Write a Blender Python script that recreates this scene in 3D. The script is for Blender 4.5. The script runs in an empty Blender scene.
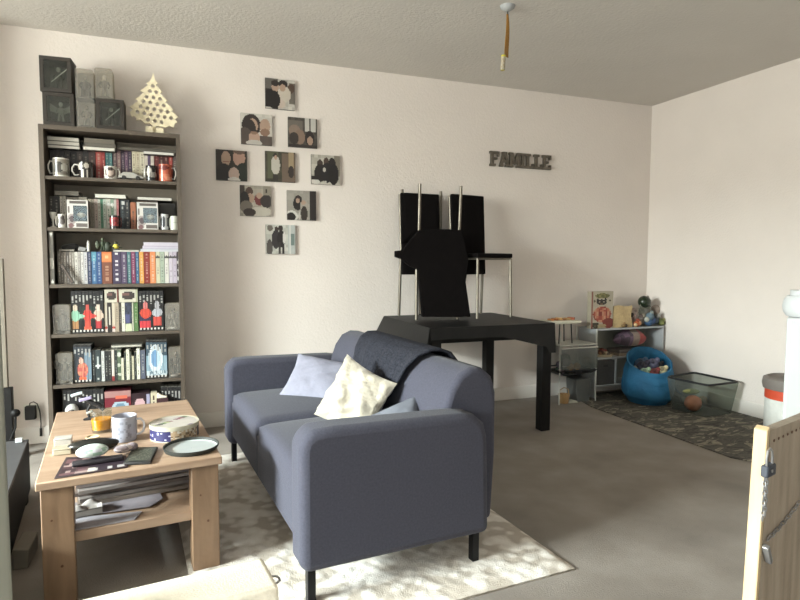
import bpy, math, random
from mathutils import Vector, Matrix
random.seed(7)
PI = math.pi
COL = bpy.context.scene.collection

# ---------------------------------------------------------------- colour and materials
def lin(c):
    r = []
    for x in c[:3]:
        x = max(0.0, min(255.0, x)) / 255.0
        r.append(x / 12.92 if x <= .04045 else ((x + .055) / 1.055) ** 2.4)
    return (r[0], r[1], r[2], 1.0)

def mat(name, col, rough=.6, metal=0., var=.12, scale=14., bump=0., bscale=180., stretch=(1, 1, 1), attr=False, gain=1., sheen=0., spec=.5, trans=0., bdist=.002):
    m = bpy.data.materials.new(name); m.use_nodes = True
    nt = m.node_tree; n = nt.nodes; l = nt.links
    b = n['Principled BSDF']
    b.inputs['Roughness'].default_value = rough
    b.inputs['Metallic'].default_value = metal
    b.inputs['Specular IOR Level'].default_value = spec
    b.inputs['Sheen Weight'].default_value = sheen
    b.inputs['Transmission Weight'].default_value = trans
    tc = n.new('ShaderNodeTexCoord'); mp = n.new('ShaderNodeMapping')
    mp.inputs['Scale'].default_value = stretch
    l.new(tc.outputs['Object'], mp.inputs['Vector'])
    no = n.new('ShaderNodeTexNoise'); no.inputs['Scale'].default_value = scale; no.inputs['Detail'].default_value = 4
    l.new(mp.outputs['Vector'], no.inputs['Vector'])
    mr = n.new('ShaderNodeMapRange')
    mr.inputs['From Min'].default_value = .3; mr.inputs['From Max'].default_value = .7
    mr.inputs['To Min'].default_value = gain * (1 - var); mr.inputs['To Max'].default_value = gain * (1 + var)
    l.new(no.outputs['Fac'], mr.inputs['Value'])
    mul = n.new('ShaderNodeVectorMath'); mul.operation = 'SCALE'
    if attr:
        at = n.new('ShaderNodeAttribute'); at.attribute_name = 'Col'
        l.new(at.outputs['Color'], mul.inputs[0])
    else:
        mul.inputs[0].default_value = lin(col)[:3]
    l.new(mr.outputs['Result'], mul.inputs['Scale'])
    l.new(mul.outputs['Vector'], b.inputs['Base Color'])
    if bump:
        n2 = n.new('ShaderNodeTexNoise'); n2.inputs['Scale'].default_value = bscale; n2.inputs['Detail'].default_value = 3
        l.new(tc.outputs['Object'], n2.inputs['Vector'])
        bp = n.new('ShaderNodeBump'); bp.inputs['Strength'].default_value = bump; bp.inputs['Distance'].default_value = bdist
        l.new(n2.outputs['Fac'], bp.inputs['Height']); l.new(bp.outputs['Normal'], b.inputs['Normal'])
    return m

def ramp_mat(name, stops, scale=5., rough=.8, stretch=(1, 1, 1), bump=0., bscale=60., detail=6., dist=0., bdist=.004, kind='noise'):
    m = bpy.data.materials.new(name); m.use_nodes = True
    nt = m.node_tree; n = nt.nodes; l = nt.links
    b = n['Principled BSDF']; b.inputs['Roughness'].default_value = rough
    tc = n.new('ShaderNodeTexCoord'); mp = n.new('ShaderNodeMapping'); mp.inputs['Scale'].default_value = stretch
    l.new(tc.outputs['Object'], mp.inputs['Vector'])
    if kind == 'voronoi':
        no = n.new('ShaderNodeTexVoronoi'); no.inputs['Scale'].default_value = scale; out = no.outputs['Distance']
    else:
        no = n.new('ShaderNodeTexNoise'); no.inputs['Scale'].default_value = scale
        no.inputs['Detail'].default_value = detail; no.inputs['Distortion'].default_value = dist; out = no.outputs['Fac']
    l.new(mp.outputs['Vector'], no.inputs['Vector'])
    cr = n.new('ShaderNodeValToRGB')
    while len(cr.color_ramp.elements) < len(stops): cr.color_ramp.elements.new(.5)
    for e, (p, c) in zip(cr.color_ramp.elements, stops): e.position = p; e.color = lin(c)
    l.new(out, cr.inputs['Fac']); l.new(cr.outputs['Color'], b.inputs['Base Color'])
    if bump:
        n2 = n.new('ShaderNodeTexNoise'); n2.inputs['Scale'].default_value = bscale; n2.inputs['Detail'].default_value = 4
        l.new(tc.outputs['Object'], n2.inputs['Vector'])
        bp = n.new('ShaderNodeBump'); bp.inputs['Strength'].default_value = bump; bp.inputs['Distance'].default_value = bdist
        l.new(n2.outputs['Fac'], bp.inputs['Height']); l.new(bp.outputs['Normal'], b.inputs['Normal'])
    return m

def pane_mat(name, tint=(235, 240, 238), gloss=.12, rough=.05, haze=0.):
    m = bpy.data.materials.new(name); m.use_nodes = True
    nt = m.node_tree; n = nt.nodes; l = nt.links
    out = n['Material Output']; n.remove(n['Principled BSDF'])
    t = n.new('ShaderNodeBsdfTransparent'); t.inputs['Color'].default_value = lin(tint)
    g = n.new('ShaderNodeBsdfGlossy'); g.inputs['Roughness'].default_value = rough
    d = n.new('ShaderNodeBsdfDiffuse'); d.inputs['Color'].default_value = lin(tint)
    a = n.new('ShaderNodeMixShader'); a.inputs[0].default_value = gloss
    l.new(t.outputs[0], a.inputs[1]); l.new(g.outputs[0], a.inputs[2])
    c = n.new('ShaderNodeMixShader'); c.inputs[0].default_value = haze
    l.new(a.outputs[0], c.inputs[1]); l.new(d.outputs[0], c.inputs[2])
    l.new(c.outputs[0], out.inputs['Surface'])
    return m

M = {}
M['print'] = mat('printed_card', None, .55, attr=True, gain=.68, var=.04, scale=40)
M['matte'] = mat('painted_plastic', None, .65, attr=True, gain=.88, var=.06, scale=30, bump=.15, bscale=90)
M['gloss'] = mat('glazed_ceramic', None, .25, attr=True, gain=.72, var=.03, scale=20)
M['cloth'] = mat('printed_cloth', None, .9, attr=True, var=.12, scale=60, bump=.5, bscale=300, sheen=.2)
M['wall'] = mat('woodchip_wallpaper', (217, 208, 201), .92, var=.02, scale=3, bump=.55, bscale=75, spec=.2, bdist=.004)
M['ceiling'] = mat('textured_ceiling_paper', (206, 201, 194), .95, var=.02, scale=3, bump=.7, bscale=60, spec=.2, bdist=.005)
M['white_paint'] = mat('white_gloss_paint', (160, 162, 163), .4, var=.04, scale=6)
M['skirting'] = mat('painted_skirting', (212, 206, 199), .6, var=.03, scale=5)
M['floor'] = ramp_mat('grey_brown_floor', [(.25, (122, 114, 107)), (.5, (137, 129, 121)), (.75, (153, 145, 137))], 3.2, .85, bump=.5, bscale=160, detail=10)
M['black_wood'] = mat('black_brown_wood_foil', (79, 69, 59), .55, var=.1, scale=8, stretch=(1, 1, 8))
M['shelf_back'] = mat('grey_brown_backing', (126, 116, 103), .7, var=.05, scale=4)
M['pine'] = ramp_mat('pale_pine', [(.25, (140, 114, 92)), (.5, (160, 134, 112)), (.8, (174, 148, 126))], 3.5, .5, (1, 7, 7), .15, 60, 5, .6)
M['pine_shaded'] = ramp_mat('shaded_pine_upright', [(.25, (108, 84, 63)), (.5, (126, 100, 77)), (.8, (140, 113, 89))], 3.5, .5, (7, 7, 1), .15, 60, 5, .6)  # leg pine darkened; shade on the leg fronts is put into the colour
M['knot'] = mat('dark_knot', (84, 52, 30), .6)
M['sofa'] = mat('blue_grey_weave', (66, 66, 77), .95, var=.14, scale=140, bump=.6, bscale=420, sheen=.08, spec=.2, bdist=.0015)
M['sofa_dark'] = mat('dark_grey_lining', (48, 47, 54), .9)  # dark fabric of the sofa base frame
M['black_metal'] = mat('black_metal', (22, 22, 24), .4, .6)
M['black_cloth'] = mat('black_cotton', (15, 12, 12), .95, var=.2, scale=30, bump=.4, bscale=250, spec=.1)
M['black_gloss'] = mat('black_oilcloth', (11, 10, 10), .5, var=.2, scale=9, bump=.3, bscale=40, spec=.3)
M['black_paint'] = mat('black_lacquer_wood', (10, 8, 8), .6, spec=.25)
M['chrome'] = mat('chrome_tube', (118, 112, 102), .4, .9, var=.08, scale=30)
M['throw'] = mat('charcoal_knit', (45, 46, 53), .98, var=.45, scale=110, bump=1., bscale=150, sheen=0., spec=.1, bdist=.006)
M['cream_cloth'] = mat('cream_crumpled_satin', (166, 158, 143), .6, var=.1, scale=12, bump=1., bscale=26, sheen=.3, bdist=.01)
M['lilac_cloth'] = mat('pale_lilac_grey_cotton', (130, 130, 144), .9, var=.08, scale=20, bump=.6, bscale=40, bdist=.006)
M['grey_cloth'] = mat('mid_grey_cotton', (98, 101, 110), .9, var=.08, scale=20, bump=.5, bscale=60)
M['bench'] = mat('cream_pebbled_vinyl', (243, 236, 220), .7, var=.06, scale=60, bump=.7, bscale=190)
M['metal'] = mat('grey_steel', (150, 150, 152), .35, .8)
M['grey_plastic'] = mat('dark_grey_plastic', (62, 62, 64), .6)
M['case_black'] = mat('dark_brown_black_card', (40, 34, 28), .6)
M['tree'] = mat('pale_plywood', (226, 214, 184), .7, var=.08, scale=18)
M['letters'] = mat('weathered_zinc_letters', (92, 84, 74), .6, .2, var=.35, scale=45)
M['gate_wood'] = ramp_mat('pale_beech_edge', [(.3, (176, 152, 116)), (.7, (198, 176, 140))], 4, .5, (10, 10, 1))
M['gate_panel'] = ramp_mat('brown_grey_panel', [(.3, (126, 114, 100)), (.5, (146, 133, 118)), (.75, (160, 148, 132))], 5, .75, (7, 7, .8), .4, 90, 6, .4)  # panel face browner and darker than the edge post
M['post_grey'] = mat('pale_grey_paint', (128, 128, 118), .5, var=.04, scale=5)
M['blue'] = mat('bright_blue_nylon', (34, 98, 136), .75, var=.16, scale=7, bump=.6, bscale=16, bdist=.02)
M['mat_rug'] = ramp_mat('dark_camouflage_play_mat', [(.36, (56, 54, 50)), (.46, (92, 88, 80)), (.53, (68, 65, 60)), (.59, (150, 142, 126)), (.68, (74, 70, 64))], 6.5, .9, (1, 2.2, 1), .3, 90, 5, 1.2)
M['pane'] = pane_mat('clear_acrylic', gloss=.05)
M['haze_pane'] = pane_mat('cloudy_acrylic', (222, 218, 210), .07, .15, .13)
M['net'] = pane_mat('dark_fine_net', (200, 204, 198), .02, .4, .08)
M['bin_clear'] = pane_mat('smoky_clear_plastic', (200, 204, 200), .08, .2, .08)
M['glass'] = pane_mat('drinking_glass', (240, 242, 240), .10, .02, .0)
M['juice'] = mat('orange_juice', (240, 160, 10), .3, var=.03)
M['flypaper'] = mat('amber_sticky_paper', (150, 108, 48), .25, var=.15, scale=60)
M['brass'] = mat('brass_wire', (160, 130, 70), .4, .7)

# shaggy cloud rug: displaced bumps
def rug_mat():
    m = bpy.data.materials.new('shaggy_white_rug'); m.use_nodes = True
    n = m.node_tree.nodes; l = m.node_tree.links; b = n['Principled BSDF']
    b.inputs['Roughness'].default_value = 1.; b.inputs['Specular IOR Level'].default_value = .1
    tc = n.new('ShaderNodeTexCoord')
    v = n.new('ShaderNodeTexVoronoi'); v.inputs['Scale'].default_value = 19; v.feature = 'SMOOTH_F1'
    no = n.new('ShaderNodeTexNoise'); no.inputs['Scale'].default_value = 6; no.inputs['Detail'].default_value = 6
    l.new(tc.outputs['Object'], v.inputs['Vector']); l.new(tc.outputs['Object'], no.inputs['Vector'])
    ad = n.new('ShaderNodeMath'); ad.operation = 'MULTIPLY_ADD'; ad.inputs[1].default_value = .9
    l.new(v.outputs['Distance'], ad.inputs[0]); l.new(no.outputs['Fac'], ad.inputs[2])
    cr = n.new('ShaderNodeValToRGB')
    st = [(.5, (236, 231, 224)), (.85, (222, 215, 206)), (1., (188, 178, 166))]
    cr.color_ramp.elements.new(.5)
    for e, (p, c) in zip(cr.color_ramp.elements, st): e.position = p; e.color = lin(c)
    l.new(ad.outputs[0], cr.inputs['Fac']); l.new(cr.outputs['Color'], b.inputs['Base Color'])
    n2 = n.new('ShaderNodeTexNoise'); n2.inputs['Scale'].default_value = 220
    l.new(tc.outputs['Object'], n2.inputs['Vector'])
    b1 = n.new('ShaderNodeBump'); b1.inputs['Distance'].default_value = .004; b1.inputs['Strength'].default_value = .8
    l.new(n2.outputs['Fac'], b1.inputs['Height'])
    b2 = n.new('ShaderNodeBump'); b2.invert = True; b2.inputs['Distance'].default_value = .02; b2.inputs['Strength'].default_value = .35
    l.new(v.outputs['Distance'], b2.inputs['Height']); l.new(b1.outputs['Normal'], b2.inputs['Normal'])
    l.new(b2.outputs['Normal'], b.inputs['Normal'])
    return m
M['rug'] = rug_mat()

# ---------------------------------------------------------------- mesh builder
class MB:
    def __init__(s, col=(200, 200, 200)): s.v = []; s.f = []; s.c = []; s.col = col; s.T = None
    def add(s, vs, fs, col=None):
        o = len(s.v)
        for p in vs:
            p = Vector(p)
            if s.T: p = s.T @ p
            s.v.append(p)
        cc = col if col is not None else s.col
        for i, f in enumerate(fs):
            s.f.append(tuple(o + k for k in f))
            s.c.append(cc[i] if isinstance(cc, list) else cc)
        return s
    def box(s, x0, x1, y0, y1, z0, z1, col=None):
        vs = [(x, y, z) for z in (z0, z1) for y in (y0, y1) for x in (x0, x1)]
        return s.add(vs, [(0, 2, 3, 1), (4, 5, 7, 6), (0, 1, 5, 4), (2, 6, 7, 3), (0, 4, 6, 2), (1, 3, 7, 5)], col)
    def lathe(s, prof, c=(0, 0, 0), n=20, col=None, sx=1, sy=1, caps=True):
        vs = []; fs = []
        for (r, z) in prof:
            for k in range(n):
                a = 2 * PI * k / n; vs.append((c[0] + sx * r * math.cos(a), c[1] + sy * r * math.sin(a), c[2] + z))
        for i in range(len(prof) - 1):
            for k in range(n):
                a = i * n + k; b = i * n + (k + 1) % n; fs.append((a, b, b + n, a + n))
        if caps:
            fs.append(tuple(range(n - 1, -1, -1))); q = (len(prof) - 1) * n; fs.append(tuple(q + k for k in range(n)))
        return s.add(vs, fs, col)
    def tube(s, path, r, n=8, col=None, r2=None):
        path = [Vector(p) for p in path]; vs = []; fs = []
        t0 = (path[1] - path[0]).normalized()
        up = Vector((0, 0, 1)) if abs(t0.z) < .9 else Vector((1, 0, 0))
        nrm = t0.cross(up).normalized()
        L = len(path)
        for i, p in enumerate(path):
            t = (path[min(i + 1, L - 1)] - path[max(i - 1, 0)]).normalized()
            nrm = (nrm - t * nrm.dot(t)).normalized(); bi = t.cross(nrm)
            rr = r if r2 is None else r + (r2 - r) * i / (L - 1)
            for k in range(n):
                a = 2 * PI * k / n; vs.append(p + nrm * rr * math.cos(a) + bi * rr * math.sin(a))
        for i in range(L - 1):
            for k in range(n):
                a = i * n + k; b = i * n + (k + 1) % n; fs.append((a, b, b + n, a + n))
        fs.append(tuple(range(n - 1, -1, -1))); q = (L - 1) * n; fs.append(tuple(q + k for k in range(n)))
        return s.add(vs, fs, col)
    def ell(s, c, r, col=None, n=12, m=8, fn=None):
        vs = [(c[0], c[1], c[2] - r[2])]; fs = []; cs = []
        for j in range(1, m):
            ph = -PI / 2 + PI * j / m
            for k in range(n):
                a = 2 * PI * k / n
                vs.append((c[0] + r[0] * math.cos(ph) * math.cos(a), c[1] + r[1] * math.cos(ph) * math.sin(a), c[2] + r[2] * math.sin(ph)))
        vs.append((c[0], c[1], c[2] + r[2])); N = len(vs) - 1
        def cc(k, j):
            if fn is None: return col if col is not None else s.col
            return fn(k / n, j / m)
        for k in range(n): fs.append((0, 1 + (k + 1) % n, 1 + k)); cs.append(cc(k, 0))
        for j in range(m - 2):
            for k in range(n):
                a = 1 + j * n + k; b = 1 + j * n + (k + 1) % n; fs.append((a, b, b + n, a + n)); cs.append(cc(k, j + 1))
        q = 1 + (m - 2) * n
        for k in range(n): fs.append((q + k, q + (k + 1) % n, N)); cs.append(cc(k, m - 1))
        return s.add(vs, fs, cs)
    def prism(s, pts, a0, a1, axis='y', col=None):
        def P(u, w, a): return {'y': (u, a, w), 'z': (u, w, a), 'x': (a, u, w)}[axis]
        n = len(pts); vs = [P(u, w, a0) for u, w in pts] + [P(u, w, a1) for u, w in pts]
        fs = [tuple(range(n)), tuple(range(2 * n - 1, n - 1, -1))] + [(k, k + n, (k + 1) % n + n, (k + 1) % n) for k in range(n)]
        return s.add(vs, fs, col)
    def grid(s, nx, ny, pos, fn=None, col=None):
        vs = [pos(i / nx, j / ny) for j in range(ny + 1) for i in range(nx + 1)]; fs = []; cs = []
        for j in range(ny):
            for i in range(nx):
                a = j * (nx + 1) + i; fs.append((a, a + 1, a + nx + 2, a + nx + 1))
                cs.append(fn((i + .5) / nx, (j + .5) / ny) if fn else (col or s.col))
        return s.add(vs, fs, cs)
    def front(s, x0, x1, z0, z1, y, nx, nz, fn):      # printed face looking to -y
        return s.grid(nx, nz, lambda u, w: (x0 + (x1 - x0) * u, y, z0 + (z1 - z0) * w), fn)
    def top(s, x0, x1, y0, y1, z, nx, ny, fn):
        return s.grid(nx, ny, lambda u, w: (x0 + (x1 - x0) * u, y0 + (y1 - y0) * w, z), fn)
    def build(s, name, m, parent=None, loc=(0, 0, 0), rot=(0, 0, 0), bevel=0, sub=0, seg=2, sharp=40, solid=0):
        me = bpy.data.meshes.new(name); me.from_pydata([tuple(v) for v in s.v], [], s.f); me.update()
        ca = me.color_attributes.new('Col', 'FLOAT_COLOR', 'CORNER')
        cache = {}; buf = []
        for p, c in zip(me.polygons, s.c):
            c = tuple(c)
            if c not in cache: cache[c] = lin(c)
            for _ in range(p.loop_total): buf.extend(cache[c])
        ca.data.foreach_set('color', buf)
        me.materials.append(M[m] if isinstance(m, str) else m)
        for p in me.polygons: p.use_smooth = True
        me.set_sharp_from_angle(angle=math.radians(sharp))
        o = bpy.data.objects.new(name, me); COL.objects.link(o)
        o.parent = parent; o.location = loc; o.rotation_euler = rot
        if solid:
            k = o.modifiers.new('thick', 'SOLIDIFY'); k.thickness = solid; k.offset = 0
        if bevel:
            k = o.modifiers.new('bevel', 'BEVEL'); k.width = bevel; k.segments = seg; k.limit_method = 'ANGLE'; k.angle_limit = math.radians(35)
        if sub:
            k = o.modifiers.new('sub', 'SUBSURF'); k.levels = sub; k.render_levels = sub
        return o

def tag(o, label, cat, group=None, kind=None):
    o['label'] = label; o['category'] = cat
    if group: o['group'] = group
    if kind: o['kind'] = kind
    return o
def thing(name, label, cat, loc=(0, 0, 0), rz=0, group=None, rot=None):
    o = bpy.data.objects.new(name, None); COL.objects.link(o); o.empty_display_size = .05
    o.location = loc; o.rotation_euler = rot if rot else (0, 0, rz)
    return tag(o, label, cat, group)
def struct(name, mb, m, **k):
    o = mb.build(name, m, **k); o['kind'] = 'structure'; return o

# ---------------------------------------------------------------- camera
F = 581.; H0 = 1.15
ax = Vector((1532, 33, -F)).normalized()
ay = Vector((-221, 39, -F)); ay = (ay - ax * ay.dot(ax)).normalized()
az = ax.cross(ay)
R = Matrix((ax, ay, az))            # camera space -> world
cam = bpy.data.cameras.new('camera'); co = bpy.data.objects.new('camera', cam); COL.objects.link(co)
cam.sensor_fit = 'HORIZONTAL'; cam.sensor_width = 36; cam.lens = 36 * F / 800; cam.clip_start = .05
co.matrix_world = Matrix.Translation((0, 0, H0)) @ R.to_4x4()
bpy.context.scene.camera = co
def ray(x, y): return R @ Vector((x - 400, 300 - y, -F))
def onz(x, y, z=0.):
    d = ray(x, y); return Vector((0, 0, H0)) + d * ((z - H0) / d.z)
def ony(x, y, Y):
    d = ray(x, y); return Vector((0, 0, H0)) + d * (Y / d.y)
def at(x, y, dist): return Vector((0, 0, H0)) + ray(x, y).normalized() * dist

YW = 4.18; XR = 4.01; HC = 2.555; XL = -4.1; YF = -1.6

# ---------------------------------------------------------------- room
struct('floor', MB().box(XL, XR, YF, YW, -.1, 0), 'floor')
struct('ceiling', MB().box(XL, XR, YF, YW, HC, HC + .1), 'ceiling')
struct('wall_back', MB().box(XL, XR + .1, YW, YW + .1, 0, HC), 'wall')
struct('wall_right', MB().box(XR, XR + .1, YF, YW, 0, HC), 'wall')
WY0, WY1, WZ0, WZ1 = .1, 2.4, .95, 2.3
w = MB()
w.box(XL - .15, XL, YF, WY0, 0, HC); w.box(XL - .15, XL, WY1, YW, 0, HC)
w.box(XL - .15, XL, WY0, WY1, 0, WZ0); w.box(XL - .15, XL, WY0, WY1, WZ1, HC)
struct('wall_left', w, 'wall')
struct('shade_wall', MB().box(XL, -1.22, 3.84, YW, 0, HC), 'wall')  # unseen wall jog added to shade the left end of the back wall
FX0, FX1, FZ0, FZ1 = -1.6, .2, .9, 2.15
w = MB()
w.box(XL, FX0, YF - .12, YF, 0, HC); w.box(FX1, XR, YF - .12, YF, 0, HC)
w.box(FX0, FX1, YF - .12, YF, 0, FZ0); w.box(FX0, FX1, YF - .12, YF, FZ1, HC)
struct('wall_front', w, 'wall')
def window(name, horizontal, a0, a1, z0, z1, c):
    b = MB((225, 224, 218)); t = .05
    def bx(p, q, r, s_):
        if horizontal: b.box(p, q, c - .03, c + .03, r, s_)
        else: b.box(c - .03, c + .03, p, q, r, s_)
    bx(a0, a1, z0, z0 + t); bx(a0, a1, z1 - t, z1); bx(a0, a0 + t, z0, z1); bx(a1 - t, a1, z0, z1)
    mid = (a0 + a1) / 2; bx(mid - .03, mid + .03, z0, z1)
    f = struct(name, b, 'white_paint')
    g = MB()
    if horizontal: g.box(a0, a1, c - .003, c + .003, z0, z1)
    else: g.box(c - .003, c + .003, a0, a1, z0, z1)
    g.build('pane', 'pane', f)
window('window_1', False, WY0, WY1, WZ0, WZ1, XL - .08)
window('fill_window', True, FX0, FX1, FZ0, FZ1, YF - .06)  # unseen window added in the front wall for soft fill
b = MB(); b.prism([(YW, 0), (YW - .013, 0), (YW - .013, .095), (YW - .006, .105), (YW, .105)], XL, XR - .014, axis='x')
struct('baseboard_back', b, 'skirting')
b = MB(); b.prism([(XR, 0), (XR, .105), (XR - .006, .105), (XR - .013, .095), (XR - .013, 0)], YF, YW - .014, axis='y')
struct('baseboard_right', b, 'skirting')

# ---------------------------------------------------------------- light
def area(name, loc, rot, sx, sy, power, col):
    l = bpy.data.lights.new(name, 'AREA'); l.shape = 'RECTANGLE'; l.size = sx; l.size_y = sy; l.energy = power; l.color = col
    o = bpy.data.objects.new(name, l); COL.objects.link(o); o.location = loc; o.rotation_euler = rot
    return o
area('window_daylight', (XL - .25, (WY0 + WY1) / 2, (WZ0 + WZ1) / 2), (0, -PI / 2, 0), WZ1 - WZ0, WY1 - WY0, 270, (1, .94, .89))
area('sky_daylight', (-5.9, 1.0, 3.0), (0, -PI / 2 + math.radians(24), 0), 1.4, 2.4, 2200, (.93, .965, 1))
area('front_fill_light', ((FX0 + FX1) / 2, YF - .25, (FZ0 + FZ1) / 2), (PI / 2, 0, 0), FX1 - FX0, FZ1 - FZ0, 12, (.93, .97, 1))  # weak added fill from behind the camera
wd = bpy.data.worlds.new('daylight'); bpy.context.scene.world = wd; wd.use_nodes = True
wd.node_tree.nodes['Background'].inputs[0].default_value = (.75, .85, 1, 1)
wd.node_tree.nodes['Background'].inputs[1].default_value = 1.
vs = bpy.context.scene.view_settings
vs.view_transform = 'Standard'; vs.look = 'None'; vs.gamma = 1; vs.exposure = 1.2; vs.use_curve_mapping = False

#@@PARTS
# ================================================================ big furniture
BX0, BX1, BY0, BY1 = -.737, .022, 3.89, 4.17
SH = [1.64, 1.343, 1.01, .715, .413, .10]      # shelf top heights
t = thing('bookcase', 'tall dark grey-brown bookcase full of books and figures against the back wall', 'bookcase', (BX0, BY0, 0))
W_ = BX1 - BX0; D_ = BY1 - BY0
for x in (0, W_ - .025): MB().box(x, x + .025, 0, D_, 0, 1.93).build('side_panel', 'black_wood', t, bevel=.001)
MB().box(.025, W_ - .025, 0, D_, 1.905, 1.93).build('top_panel', 'black_wood', t, bevel=.001)
for z in SH: MB().box(.0255, W_ - .0255, .004, D_ - .01, z - .02, z).build('shelf', 'black_wood', t, bevel=.001)
MB().box(.0255, W_ - .0255, .02, .035, 0, SH[-1] - .021).build('plinth', 'black_wood', t)
MB().box(.025, W_ - .025, D_ - .008, D_, 0, 1.905).build('back_panel', 'shelf_back', t)

# coffee table
CT = .435
t = thing('coffee_table', 'low pale pine coffee table with an open lower shelf, strewn with things', 'coffee table', (-.447, 2.118, 0), math.radians(6.2))
cw, cd = .585, .985
MB().box(0, cw, 0, cd, CT - .028, CT).build('tabletop', 'pine', t, bevel=.004)
for i, (x0, y0) in enumerate([(0.012, .012), (cw - .107, .012), (0.012, cd - .092), (cw - .107, cd - .092)]):
    lg = MB().box(x0, x0 + .095, y0, y0 + .08, .019 if i % 2 else 0, CT - .0285).build('leg', 'pine_shaded', t, bevel=.003)
    if i < 2:
        k = MB()
        k.T = Matrix.Translation((x0 + .055, y0 - .0006, .14 + .06 * i)) @ Matrix.Rotation(PI / 2, 4, 'X'); k.lathe([(.0045, -.001), (.0045, .0006)], (0, 0, 0), 10)
        k.build('knot', 'knot', lg); k = MB()
        k.T = Matrix.Translation((x0 + .03, y0 - .0006, .3)) @ Matrix.Rotation(PI / 2, 4, 'X'); k.lathe([(.0035, -.001), (.0035, .0006)], (0, 0, 0), 10)
        k.build('knot', 'knot', lg)
MB().box(.02, cw - .02, .03, cd - .03, .205, .24).build('lower_shelf', 'pine', t, bevel=.003)
MB().box(.108, cw - .108, cd - .05, cd - .03, .355, CT - .0285).build('apron', 'pine', t)

# rugs
RZ = .022
rc = [(1.364, 1.734), (.05, 1.66), (-.085, 3.5), (1.25, 3.58)]
def rugpos(u, w):
    a = Vector(rc[1]).lerp(Vector(rc[0]), u); b_ = Vector(rc[2]).lerp(Vector(rc[3]), u); p = a.lerp(b_, w)
    e = min(u, 1 - u, w, 1 - w); z = RZ * min(1, .35 + e * 26)
    return (p.x, p.y, z * (.93 + .07 * math.sin(p.x * 95 + 1.2 * math.sin(p.y * 40)) * math.sin(p.y * 95 + 1.3 * math.sin(p.x * 37))))
b = MB(); b.grid(150, 200, rugpos)
b.prism([rc[1], rc[0], rc[3], rc[2]], .0005, .004, axis='z')
tag(b.build('shaggy_rug', 'rug', sharp=180), 'white shaggy rug with a cloudy pile lying under the grey sofa', 'rug')
pm = [(3.101, 3.93), (3.045, 3.72), (3.02, 2.45), (3.06, 2.37), (3.2, 2.35), (3.985, 2.35), (3.985, 4.1), (3.12, 4.1)]
tag(MB().prism(pm[::-1], .0005, .007, axis='z').build('play_mat', 'mat_rug', bevel=.002), 'dark camouflage-patterned play mat on the floor in the right-hand corner', 'mat')

# sofa ----------------------------------------------------------- local x = depth, y = length
SA = math.radians(4.5)
sofa = thing('sofa', 'blue-grey fabric two-seat sofa on thin black legs standing on the white rug', 'sofa', (.349, 1.80, 0), SA)
FB = .135
def rbox(x0, x1, y0, y1, z0, z1, name, m, bev, parent=sofa, seg=5):
    return MB().box(x0, x1, y0, y1, z0, z1).build(name, m, parent, bevel=bev, seg=seg, sharp=60)
def armrest(y0, y1, nm):
    pts = [(0.01, FB), (0, .17), (0, .545), (.012, .585), (.05, .607), (.12, .61), (.60, .60), (.66, .59), (.70, .555), (.715, .50), (.725, FB)]
    return MB().prism(pts, y0, y1, axis='y').build(nm, 'sofa', sofa, bevel=.03, seg=4, sharp=60)
armrest(0, .135, 'armrest'); armrest(1.475, 1.61, 'armrest')
pts = [(.60, FB), (.54, .30), (.585, .60), (.61, .67), (.65, .725), (.70, .747), (.75, .742), (.795, .705), (.815, .64), (.815, .4), (.80, FB)]
MB().prism(pts, .10, 1.45, axis='y').build('backrest', 'sofa', sofa, bevel=.022, seg=4, sharp=60)
def cushion(y0, y1):
    def top(u, w):
        x = .0 + .60 * u; y = y0 + (y1 - y0) * w
        e = min(u * 9, (1 - u) * 9, w * 11, (1 - w) * 11, 1); s_ = math.sqrt(max(0, 1 - (1 - e) ** 2))
        return (x + (.025 * (1 - s_) if u < .5 else 0), y, .375 + .055 * s_ + .028 * math.sin(PI * u) ** .5 * math.sin(PI * w) ** .6)
    b = MB(); n = 26
    b.grid(n, n, top)
    ring = [(i, 0) for i in range(n)] + [(n, i) for i in range(n)] + [(n - i, n) for i in range(n)] + [(0, n - i) for i in range(n)]
    o = len(b.v); base = []
    for (i, j) in ring:
        p = b.v[j * (n + 1) + i].copy(); base.append(p)
    fs = []; vs = []
    for p in base: vs.append((p.x + .0, p.y, .19))
    b.add(vs, [tuple(range(len(ring) - 1, -1, -1))])
    L = len(ring)
    for k in range(L):
        i, j = ring[k]; i2, j2 = ring[(k + 1) % L]
        b.f.append((j * (n + 1) + i, o + k, o + (k + 1) % L, j2 * (n + 1) + i2)); b.c.append(b.col)
    return b.build('seat_cushion', 'sofa', sofa, sharp=70)
cushion(.137, .803); cushion(.805, 1.473)
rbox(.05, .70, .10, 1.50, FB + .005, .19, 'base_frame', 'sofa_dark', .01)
for (lx, ly) in ((.03, .045), (.67, .045), (.03, 1.55), (.67, 1.55)):
    b = MB(); b.box(lx, lx + .028, ly - .012, ly + .022, RZ - .006 if ly < 1 else .012, FB + .01)
    b.build('leg', 'black_metal', sofa, bevel=.003)
def SL(u, v, z): return Matrix.Translation((.349, 1.80, 0)) @ Matrix.Rotation(SA, 4, 'Z') @ Vector((u, v, z))

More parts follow.
